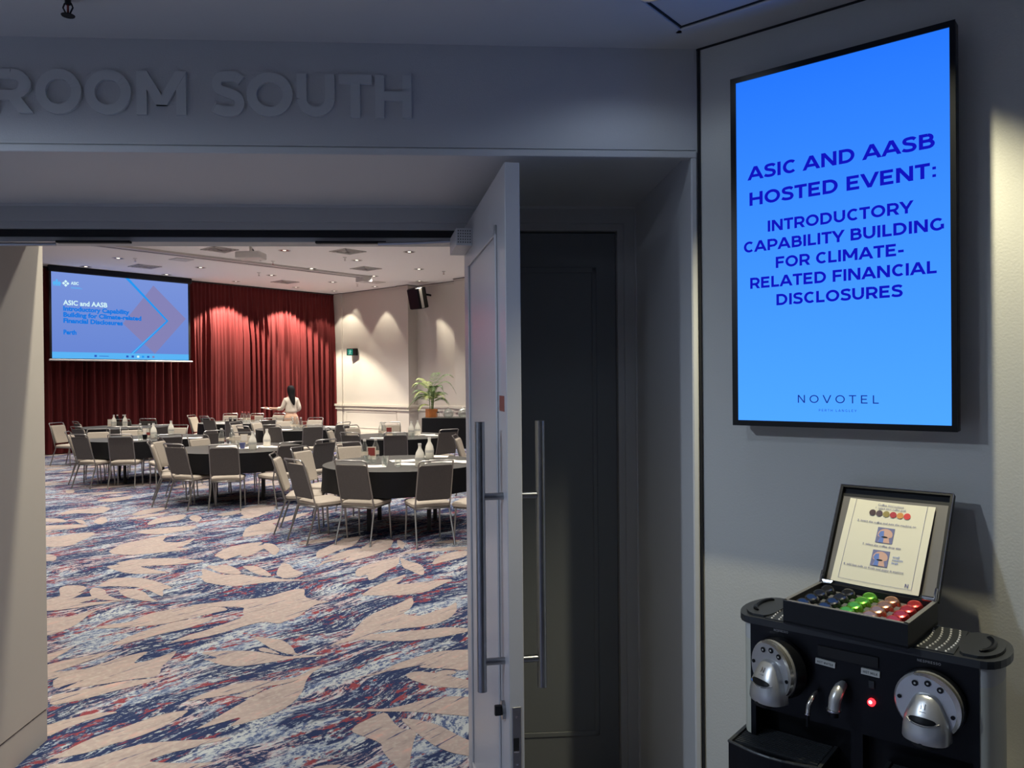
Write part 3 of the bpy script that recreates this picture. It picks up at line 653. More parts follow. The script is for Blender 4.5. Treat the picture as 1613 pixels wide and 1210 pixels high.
# spouts, milk nozzle, indicator, stickers, lettering
def hook(x, z0, z1, r, m, nm, drop):
    p = [(x+0.006, 0.0, z0), (x+0.005, -0.020, z0-0.001), (x+0.003,-0.034,z0-0.010), (x,-0.040,(z0+z1)/2), (x-0.002,-0.041,z1)]
    o = MB(MF).tube(p, [r*0.7,r*0.9,r,r,r*0.95], 14).obj(nm, m, ma, True)
    MB(MF).lathe([(r*0.75,z1-drop),(r*0.7,z1)], (x-0.002,-0.041,0), 12).obj('nozzle', M['black'], o, True)
    MB(MF).lathe([(r*1.25,z1-0.003),(r*1.25,z1)], (x-0.002,-0.041,0), 16).obj('collar', M['chrome'], o, True)
hook(0.152, 0.932, 0.894, 0.0052, M['silverlt'], 'hot_water_spout', 0.030)
hook(0.209, 0.962, 0.918, 0.0130, M['silver'], 'milk_spout', 0.016)
rb = MB(MF).tube([(0.274,0.004,0.937),(0.274,-0.003,0.937)], 0.0080, 20).obj('indicator', M['redglow'], ma, True, label='glowing red indicator')
MB(MF).tube([(0.2725,-0.003,0.938),(0.2725,-0.0036,0.938)], 0.0038, 12).obj('indicator_core', M['redglow2'], rb)
MB(MF).box(0.268,0.280,-0.001,0.004,0.968,0.984,0.001).obj('level_mark', M['rim'], ma)
def sticker(x0, x1, z0, z1, txt, rot):
    SF = MF @ Matrix.Translation((x0, 0, z0)) @ Matrix.Rotation(R(rot), 4, 'Y')
    o = MB(SF).box(0, x1-x0, -0.0012, 0.004, 0, z1-z0).obj('sticker', M['stick'], ma, label='pale sticker reading '+txt)
    b = MB(SF); fl_polys(b, caps(txt, 0.004, x1-x0-0.004, (z1-z0)*0.28, (z1-z0)*0.42, 0.09, 0.16), -0.0016); b.obj('lettering', M['gap'], o)
sticker(0.1545, 0.1975, 0.9965, 1.0085, 'HOT WATER', 3.0)
sticker(0.2530, 0.2910, 0.9955, 1.0085, 'HOT MILK', 1.5)
for a, b, z in ((0.057, 0.091, 1.0500), (0.364, 0.409, 1.0470)):
    q = MB(MF); fl_polys(q, caps('NESPRESSO', a, b, z, 0.0052, 0.075, 0.14), -0.0004+0.004); q.fr = MF; q.obj('brand_lettering', M['logo'], ma)
# drip trays standing forward at both heads
def tray(xa, xb, nm):
    t_ = MB(MF); fr_ = [(xa + (xb-xa)*i/8, -0.060-0.022*math.sin(R(180*i/8))) for i in range(9)]
    ring = [(xa,0.064)]+fr_+[(xb,0.064)]
    o = t_.prism(ring, 0.70, 0.784, 'z').obj(nm, M['black'], ma)
    g = MB(MF)
    for i in range(13):
        v = 0.056-i*0.0088
        g.box(xa+0.012, xb-0.012, v, v+0.0036, 0.784, 0.7885)
    g.box(xa, xa+0.008, -0.06, 0.062, 0.784, 0.790); g.box(xb-0.008, xb, -0.06, 0.062, 0.784, 0.790)
    g.tube([(p[0], p[1], 0.787) for p in fr_], 0.0035, 6)
    g.obj('drip_grille', M['rim'], o, kind='stuff')
tray(-0.030, 0.185, 'drip_tray'); tray(0.292, 0.505, 'drip_tray')

# ================================================================ capsule box on the machine
bx = thing('capsule_box', 'open dark presentation box of coffee capsules standing on the coffee machine', 'box', tuple(MFw @ Vector((0.228, 0.1, 1.0765))), 0)
BF = Matrix.Translation(-bx.location) @ MFw @ Matrix.Translation((0.084,-0.008,0)) @ Matrix.Rotation(R(-4.0), 4, 'Z')
W_, D_, zb, zt = 0.270, 0.222, 1.0795, 1.130
b = MB(BF); b.box(0, W_, 0, 0.010, zb, zt); b.box(0, W_, D_-0.010, D_, zb, zt); b.box(0, 0.008, 0.010, D_-0.010, zb, zt); b.box(W_-0.010, W_, 0.010, D_-0.010, zb, zt); b.box(0, W_, 0, D_, zb-0.002, zb+0.004)
b.obj('box_body', M['boxwood'], bx)
e = MB(BF); e.box(-0.0005, W_+0.0005, -0.0005, 0.009, zt, zt+0.0015); e.box(W_-0.009, W_+0.0005, 0, D_, zt, zt+0.0015); e.box(-0.0005, 0.008, 0, D_, zt, zt+0.0015); e.obj('rim_edge', M['boxedge'], bx)
di = MB(BF); di.box(0.008, W_-0.010, 0.010, D_-0.010, zb+0.010, zb+0.014)
for r_ in range(4):
    v = 0.014+r_*0.050
    di.add([(0.010,v+0.034,zb+0.014),(W_-0.012,v+0.034,zb+0.014),(W_-0.012,v+0.050,zb+0.038),(0.010,v+0.050,zb+0.038),(0.010,v+0.050,zb+0.014),(W_-0.012,v+0.050,zb+0.014)],[(0,1,2,3),(3,2,5,4),(0,3,4),(1,5,2)])
di.obj('divider', M['capgrey'], bx)
# lid: tilted back on its hinges
th = R(90-52+14)
LFm = BF @ Matrix.Translation((0, D_+0.001, zt+0.001)) @ Matrix.Rotation(-R(32), 4, 'X')
LH = 0.274
b = MB(LFm); b.box(0.004, W_-0.004, 0.012, 0.018, 0, LH); b.box(0.0, 0.007, 0, 0.018, 0, LH); b.box(W_-0.007, W_, 0, 0.018, 0, LH); b.box(0.007, W_-0.007, 0, 0.018, LH-0.007, LH); b.box(0.007, W_-0.007, 0, 0.018, 0, 0.008)
lid = b.obj('lid', M['boxwood'], bx)
b = MB(LFm)
for (a, c, d, f) in ((-0.0006,0.0012,0,LH),(W_-0.0012,W_+0.0006,0,LH),(0,W_,LH-0.0012,LH+0.0006)): b.box(a, c, -0.0010, 0.0, d, f)
b.obj('lid_edge', M['chrome'], lid)
MB(LFm).box(0.010, W_-0.010, 0.0095, 0.012, 0.010, LH-0.030).obj('lining', M['boxedge'], lid)
for xx in (0.006, W_-0.030):
    h_ = MB(BF); h_.box(xx, xx+0.024, D_-0.012, D_+0.002, zt, zt+0.003); h_.tube([(xx-0.002, D_-0.002, zt+0.005), (xx+0.026, D_-0.002, zt+0.005)], 0.0042, 8)
    sx = 0.004 if xx < 0.1 else W_-0.004
    h_.tube([(sx, D_-0.010, zt+0.002), (sx, D_-0.004, zt+0.016), (sx, D_+0.006, zt+0.028)], 0.0032, 8)
    h_.obj('hinge', M['chrome'], bx, True)
# capsules, each one a thing
def capsule(m, nm):
    t = thing(nm, 'coffee capsule', 'coffee capsule')
    MB().lathe([(0.0080,0.0225),(0.0120,0.0215),(0.0150,0.0170),(0.0178,0.002),(0.0178,0.0)], n=18).obj('shell', m, t, True)
    MB().lathe([(0.0198,-0.0012),(0.0205,0.0),(0.0198,0.0012)], n=20).obj('rim', m, t, True)
    return t
cols = [('cap_black','black','far left'),('cap_black','black','second from the left'),('cap_green','green','third from the left'),('cap_brown','copper brown','second from the right'),('cap_red','red','far right')]
rows = ['front','second','third','back']
for ci, (mk, cn, pos) in enumerate(cols):
    for ri, rn in enumerate(rows):
        t = capsule(M[mk], 'coffee_capsule')
        t['label'] = '%s coffee capsule, %s row, %s column of the open box' % (cn, rn, pos); t['group'] = '%s coffee capsules in the open box' % cn
        u = 0.036+ci*0.0495; v = 0.032+ri*0.050
        P = MFw @ Matrix.Translation((0.084,-0.008,0)) @ Matrix.Rotation(R(-4.0), 4, 'Z') @ Matrix.Translation((u, v, zb+0.0265)) @ Matrix.Rotation(R(22), 4, 'X') @ Matrix.Diagonal((1.16,1.16,1.16,1))
        t.matrix_world = P
# instruction sheet leaning in the lid
sh = thing('instruction_sheet', 'cream coffee instruction sheet leaning inside the open box lid', 'paper', tuple(BF.to_translation()+bx.location))
PF = Matrix.Translation(-sh.location) @ Matrix.Translation(bx.location) @ LFm @ Matrix.Translation((0.026, -0.006, 0.006)) @ Matrix.Rotation(R(1.0), 4, 'Y') @ Matrix.Rotation(R(-2.2), 4, 'X')
PW, PH = 0.204, 0.232
pg = MB(PF); nn_ = 10
pg.loft([[(x, 0.004*math.sin(3.1416*i/nn_)+dy, z) for i in range(nn_+1) for x in (PW*i/nn_,)] + [(PW*i/nn_, 0.004*math.sin(3.1416*i/nn_)+0.0006+dy, z) for i in range(nn_, -1, -1)] for z, dy in ((0,0),(PH*0.5,-0.001),(PH,0))])
pgo = pg.obj('sheet', M['instr'], sh)
def pf(x, y_=0.0): return 0.004*math.sin(3.1416*min(max(x,0),PW)/PW)-0.0016
ik = MB(PF)
def strip(mb, x0, x1, z0, z1, n=6):
    for i in range(n):
        a, c = x0+(x1-x0)*i/n, x0+(x1-x0)*(i+1)/n
        mb.add([(a,pf(a),z0),(c,pf(c),z0),(c,pf(c),z1),(a,pf(a),z1)], [(0,1,2,3)])
strip(ik, 0.016, 0.0168, 0.010, PH-0.001, 1); strip(ik, PW-0.018, PW-0.0172, 0.010, PH-0.001, 1); strip(ik, 0.016, PW-0.0172, 0.0100, 0.0108)
ik.obj('border_line', M['ink'], sh)
ph = MB(PF)
for i, mk in enumerate(('cap_black','cap_black','cap_brown','cap_red','cap_brown','cap_red')): pass
pc = [(0.07,0.04,0.05),(0.09,0.06,0.08),(0.30,0.24,0.08),(0.42,0.04,0.06),(0.62,0.28,0.08),(0.65,0.06,0.06)]
for i, c in enumerate(pc):
    mm = mat('printed_capsule_%d' % i, c, 0.7); x = 0.062+i*0.0165
    q = MB(PF); q.add([(x+0.0080*math.cos(R(a)), pf(x)-0.0006, 0.1985+0.0085*math.sin(R(a))) for a in range(0,360,24)], [tuple(range(15))])
    q.add([(x+0.0025+0.003*math.cos(R(a)), pf(x)-0.0009, 0.2000+0.003*math.sin(R(a))) for a in range(0,360,45)], [tuple(range(8))]); q.obj('printed_capsule', mm, sh)
for zc in (0.140, 0.078):
    x0 = 0.083
    MB(PF).add([(x0,pf(0.1)-0.0006,zc-0.021),(x0+0.040,pf(0.1)-0.0006,zc-0.021),(x0+0.040,pf(0.1)-0.0006,zc+0.021),(x0,pf(0.1)-0.0006,zc+0.021)], [(0,1,2,3)]).obj('printed_picture', M['ink'], sh)
    xc = x0+0.020; yy = pf(0.1)-0.0010
    hd = [(xc+0.0175*math.cos(R(a)), yy, zc+0.002+0.0160*math.sin(R(a))) for a in range(-20,201,20)]+[(xc-0.010,yy,zc-0.006),(xc-0.014,yy,zc-0.020),(xc+0.014,yy,zc-0.020),(xc+0.010,yy,zc-0.006)]
    MB(PF).add(hd, [tuple(range(len(hd)))]).obj('printed_head', M['print_pink'], sh)
    bl = [(xc-0.004,yy-0.0003,zc+0.012),(xc-0.012,yy-0.0003,zc+0.010),(xc-0.016,yy-0.0003,zc+0.0),(xc-0.010,yy-0.0003,zc-0.006),(xc-0.013,yy-0.0003,zc-0.020),(xc-0.001,yy-0.0003,zc-0.020),(xc-0.002,yy-0.0003,zc-0.004)]
    MB(PF).add(bl, [tuple(range(7))]).obj('printed_reflection', M['print_blue'], sh)
    MB(PF).add([(xc+0.0075*math.cos(R(a)), yy-0.0006, zc-0.005+0.0022*math.sin(R(a))) for a in range(0,360,30)], [tuple(range(12))]).obj('printed_slot', M['gap'], sh)
def sheet_text(tx, s_, m, x, z, al):
    me = text_mesh(tx, s_, m, al, 0.00008)
    for v in me.vertices: v.co.x += x; v.co.z += z; v.co.y = pf(v.co.x)-0.0009
    me.transform(PF); link(bpy.data.objects.new('print', me), sh)
for tx, x, z, s_ in (('Coffee instructions',0.102,0.2195,0.0080),('1. select your coffee pod',0.102,0.2110,0.0072),('2. insert the coffee and turn the machine on',0.100,0.1700,0.0078),('3. select the coffee drop size',0.100,0.1080,0.0078),('4. add hot milk or froth and enjoy it anytime',0.092,0.0470,0.0078)):
    sheet_text(tx, s_, M['ink'], x, z, 'CENTER')
for i, tx in enumerate(('small','medium','large')): sheet_text(tx, 0.0078, M['print_blue'], 0.131, 0.084-i*0.0075, 'LEFT')
q = MB(PF)
for p in glyph('N', 0.09)[1]: q.add([(0.170+a_*0.009, pf(0.17)-0.0008, 0.0145+b_*0.009) for a_, b_ in p], [(0,1,2,3)])
q.obj('printed_emblem', M['ink'], sh)
CHAIRS = [[-1.525, 7.986, -17.6, "charcoal backed chair facing away, left one of two in front of the nearest table"], [-0.88, 7.902, 22.5, "charcoal backed chair facing away in front of the nearest table, closer to the open door"], [-2.009, 8.083, -45.5, "chair turned half away at the left front of the nearest table, metal rail catching light"], [-2.323, 8.551, -83.2, "chair seen edge-on from its side, at the far left of the nearest table"], [-2.274, 9.204, -110.7, "chair showing its beige front at the left rear of the nearest table"], [-1.924, 9.679, -142.3, "chair facing the camera behind the nearest table, beside two clear bottles"], [-0.358, 7.849, 68.2, "chair at the right of the nearest table, half hidden behind the open door"], [-3.16, 10.338, 48.1, "charcoal backed chair at the right side of the table with the upright menu card"], [-2.813, 10.709, 53.1, "charcoal backed chair standing alone between the nearest table and the menu card table"], [-3.751, 10.12, 11.2, "charcoal backed chair facing away directly in front of the menu card table"], [-4.267, 10.274, -24.0, "charcoal backed chair facing away at the left front of the menu card table"], [-4.614, 10.526, -67.2, "chair seen edge-on at the left end of the menu card table"], [-4.796, 11.049, -91.2, "beige fronted chair at the left of the menu card table, behind the edge-on chair"], [-4.437, 11.344, -121.8, "beige fronted chair tucked in at the rear left of the menu card table"], [-4.169, 11.848, -163.7, "beige fronted chair directly behind the upright menu card"], [-5.182, 12.915, 50.2, "charcoal backed chair standing behind the clear bottles of the menu card table"], [-5.476, 12.111, 37.5, "charcoal backed chair at the right end of the table with the red-labelled bottle"], [-6.168, 12.278, 10.6, "charcoal backed chair facing away in front of the red-labelled bottle table"], [-6.689, 12.352, -20.6, "charcoal backed chair at the left front of the red-labelled bottle table, seat turned right"], [-7.064, 12.861, -70.7, "chair seen from its side at the left end, behind the leftmost front chair"], [-7.065, 13.069, -155.8, "beige fronted chair facing the camera, left of the red-labelled bottle table"], [-6.669, 13.615, -138.9, "beige fronted chair behind the red-labelled bottle table"], [-6.298, 14.131, -185.7, "beige fronted chair below the right part of the projection screen"], [-7.904, 14.502, -29.1, "charcoal backed chair in front of the dark curtain, second row at the left"], [-8.951, 16.393, -43.0, "chair closest to the dark curtain at the left, only its top showing"], [-9.0, 15.622, -104.0, "leftmost chair, beside the pale wall end and facing right"], [-6.895, 14.864, 39.9, "charcoal backed chair at the right of the table below the projection screen"], [-7.378, 14.391, 24.5, "charcoal backed chair in front of the table below the projection screen"], [-8.174, 17.494, 5.7, "dark chair against the curtain under the projection screen, frame hoop showing"], [-8.611, 17.3, 0.0, "dark chair behind the bottles on the table below the projection screen"], [-1.836, 12.146, 6.5, "charcoal backed chair facing away in front of the table before the black buffet"], [-2.388, 12.214, -25.1, "charcoal backed chair at the left front of the table before the black buffet"], [-2.642, 13.644, -125.5, "beige fronted chair at the left rear of the table before the black buffet"], [-2.826, 13.134, -88.9, "narrow beige chair turned sideways, left of the buffet table group"], [-1.216, 12.75, 35.0, "charcoal backed chair in front of the black buffet, next to the open door"], [-0.504, 11.122, -95.7, "chair seen edge-on beside the open door, facing right"], [-2.26, 14.473, -166.8, "beige fronted chair behind the table before the black buffet, bottles in front of it"], [-3.792, 14.443, 22.4, "charcoal backed chair in front of and to the right of the table by the woman"], [-3.549, 15.119, 56.3, "charcoal backed chair near the right end of the red curtain, near the woman"], [-4.391, 16.594, -191.3, "beige fronted chair against the red curtain, right of the woman"], [-4.832, 16.195, -168.7, "beige fronted chair directly in front of the woman"], [-4.421, 14.589, -8.5, "charcoal backed chair at the left front of the table by the woman"], [-5.207, 15.218, -106.7, "narrow beige chair turned right, left end of the table by the woman"], [-4.705, 14.204, -33.7, "charcoal backed chair low behind the menu card table, among the middle rows"], [-5.002, 15.796, -105.0, "large beige fronted chair left of the woman, turned to the right"], [-5.589, 17.182, 45.0, "charcoal backed chair left of the woman, papers on the table beyond it"], [-6.168, 17.118, 13.5, "charcoal backed chair in front of the farthest table by the red curtain"], [-6.681, 17.513, -24.2, "charcoal backed chair before the dark end of the curtain, nearer of two"], [-7.124, 18.496, -33.7, "charcoal backed chair before the dark end of the curtain, farther of two"], [-7.539, 18.79, -98.5, "chair turned sideways below the right edge of the projection screen"], [-7.152, 19.276, -174.3, "beige fronted chair against the red curtain, left of the red-capped bottles"], [-6.501, 19.127, -188.5, "beige fronted chair against the red curtain, right of the red-capped bottles"], [-6.033, 19.22, -201.8, "beige fronted chair against the red curtain, just below the woman's outstretched arm"]]
ITEMS = [[-1.764, 9.159, "clear_bottle", "clear glass bottle with white cap, left of the red card on the nearest table"], [-1.656, 9.298, "clear_bottle", "clear glass bottle with white cap, right of the red card on the nearest table"], [-1.696, 9.227, "red_card", "small red and black printed card between two clear bottles on the nearest table"], [-1.009, 8.357, "white_bottle", "white label bottle nearest the camera, left one of the nearest table's white pair"], [-1.0, 9.24, "white_bottle", "white label bottle, right one of the nearest table's white pair"], [-1.455, 8.78, "tumbler", "round glass beside the clear bottles on the nearest table"], [-1.571, 8.657, "tumbler", "tumbler below the red card on the nearest table"], [-1.682, 8.868, "tumbler", "tumbler left of the red card on the nearest table"], [-1.408, 8.451, "tumbler", "low tumbler at the front edge of the nearest table"], [-1.25, 8.376, "tumbler", "tumbler near the papers at the front edge of the nearest table"], [-2.237, 13.07, "clear_bottle", "tall clear bottle, left one on the table before the buffet"], [-2.157, 12.913, "clear_bottle", "tall clear bottle, right one on the table before the buffet"], [-1.995, 13.04, "tumbler", "tumbler behind the chair on the table before the buffet"], [-1.711, 13.005, "white_bottle", "white bottle, left one on the table before the buffet"], [-1.639, 13.298, "white_bottle", "white bottle, right one on the table before the buffet"], [-1.632, 12.567, "tumbler", "tumbler in front of the white bottles on the table before the buffet"], [-2.119, 13.206, "red_card", "small dark red card on the table before the buffet"], [-4.4, 11.621, "clear_bottle", "clear bottle, left one on the menu card table"], [-4.279, 11.724, "clear_bottle", "clear bottle, right one on the menu card table"], [-4.088, 11.703, "menu_card", "upright cream menu card standing on the middle left table"], [-3.615, 10.689, "white_bottle", "white label bottle beside the upright menu card"], [-3.579, 11.199, "white_bottle", "white label bottle at the right end of the menu card table"], [-3.798, 10.807, "blue_cup", "small blue patterned cup in front of the upright menu card"], [-4.007, 11.244, "tumbler", "tumbler left of the blue cup on the menu card table"], [-6.435, 13.288, "clear_bottle", "clear bottle at the left on the red-labelled bottle table"], [-6.199, 13.114, "red_bottle", "bottle with red label on the left table"], [-6.405, 13.434, "menu_card", "small pale card behind the red-labelled bottle"], [-6.119, 13.104, "white_bottle", "white bottle right of the red-labelled bottle"], [-5.924, 12.8, "tumbler", "tumbler at the right of the red-labelled bottle"], [-6.077, 12.548, "tumbler", "wide tumbler in front of the clear bottle on the left table"], [-6.067, 12.68, "dark_cup", "dark cup beside the red-labelled bottle"], [-6.161, 13.872, "white_bottle", "white bottle alone at the right rim of the left table"], [-4.357, 15.238, "clear_bottle", "clear bottle, left of three on the table by the woman"], [-4.265, 15.225, "clear_bottle", "clear bottle, middle of three on the table by the woman"], [-4.131, 15.011, "clear_bottle", "clear bottle, right of three on the table by the woman"], [-4.171, 15.412, "red_card", "dark card with a white edge right of the three clear bottles by the woman"], [-4.134, 15.207, "tumbler", "tumbler in front of the dark card on the table by the woman"], [-8.88, 16.982, "menu_card", "small pale card at the left of the far table below the screen"], [-8.666, 16.717, "white_bottle", "white bottle beside the pale card on the far table below the screen"], [-8.778, 17.085, "dark_bottle", "dark bottle in the middle of the far table below the screen"], [-8.633, 17.063, "dark_bottle", "dark bottle at the right of the far table below the screen"], [-8.467, 16.802, "white_bottle", "white bottle at the right of the far table below the screen"], [-6.417, 18.257, "red_cap_bottle", "red capped bottle, first from the left on the farthest table"], [-6.294, 18.099, "red_cap_bottle", "red capped bottle, second from the left on the farthest table"], [-6.257, 18.231, "red_cap_bottle", "red capped bottle, third from the left on the farthest table"], [-6.203, 18.362, "red_card", "pink and white card at the right of the red capped bottles"], [-6.825, 18.609, "dark_cup", "dark cup at the left of the farthest table"], [-6.655, 18.438, "dark_cup", "second dark cup, nearest the red capped bottles on the farthest table"]]
SHEETS = [[-1.264, 8.972, 15, "open white papers in front of the white bottle on the nearest table"], [-1.151, 8.622, -5, "loose white sheet at the foot of the white bottle on the nearest table"], [-0.846, 8.936, 8, "long white papers at the right of the nearest table, behind the chair back"], [-0.626, 8.847, -25, "white sheet next to the open door on the nearest table"], [-0.919, 9.464, 5, "white sheet behind the white bottles of the nearest table"], [-1.559, 8.401, 12, "folded white paper at the left front edge of the nearest table"], [-1.505, 13.281, 3, "crumpled white papers right of the white bottles on the table before the buffet"], [-1.301, 13.103, -8, "white sheet beside the chair on the table before the buffet"], [-2.162, 12.63, 0, "small white napkin under the clear bottles on the table before the buffet"], [-4.142, 11.258, 5, "white papers under the clear bottles on the menu card table"], [-3.699, 11.212, 4, "white papers between the two white bottles on the menu card table"], [-3.473, 11.082, -12, "white sheet at the right rim of the menu card table"], [-3.788, 10.907, 20, "white sheet under the upright menu card"], [-5.424, 13.021, 8, "white sheet at the right rim of the left table"], [-6.279, 12.705, 0, "white sheet at the front rim of the left table"], [-8.165, 16.529, 0, "white papers at the right of the far table below the screen"], [-6.721, 17.765, 4, "white paper at the left rim of the farthest table"], [-6.062, 18.771, -4, "white papers at the right rim of the farthest table"], [-4.48, 15.06, 4, "white sheet at the left rim of the table by the woman"], [-3.711, 15.868, 6, "white sheet at the right rim of the table by the woman"]]
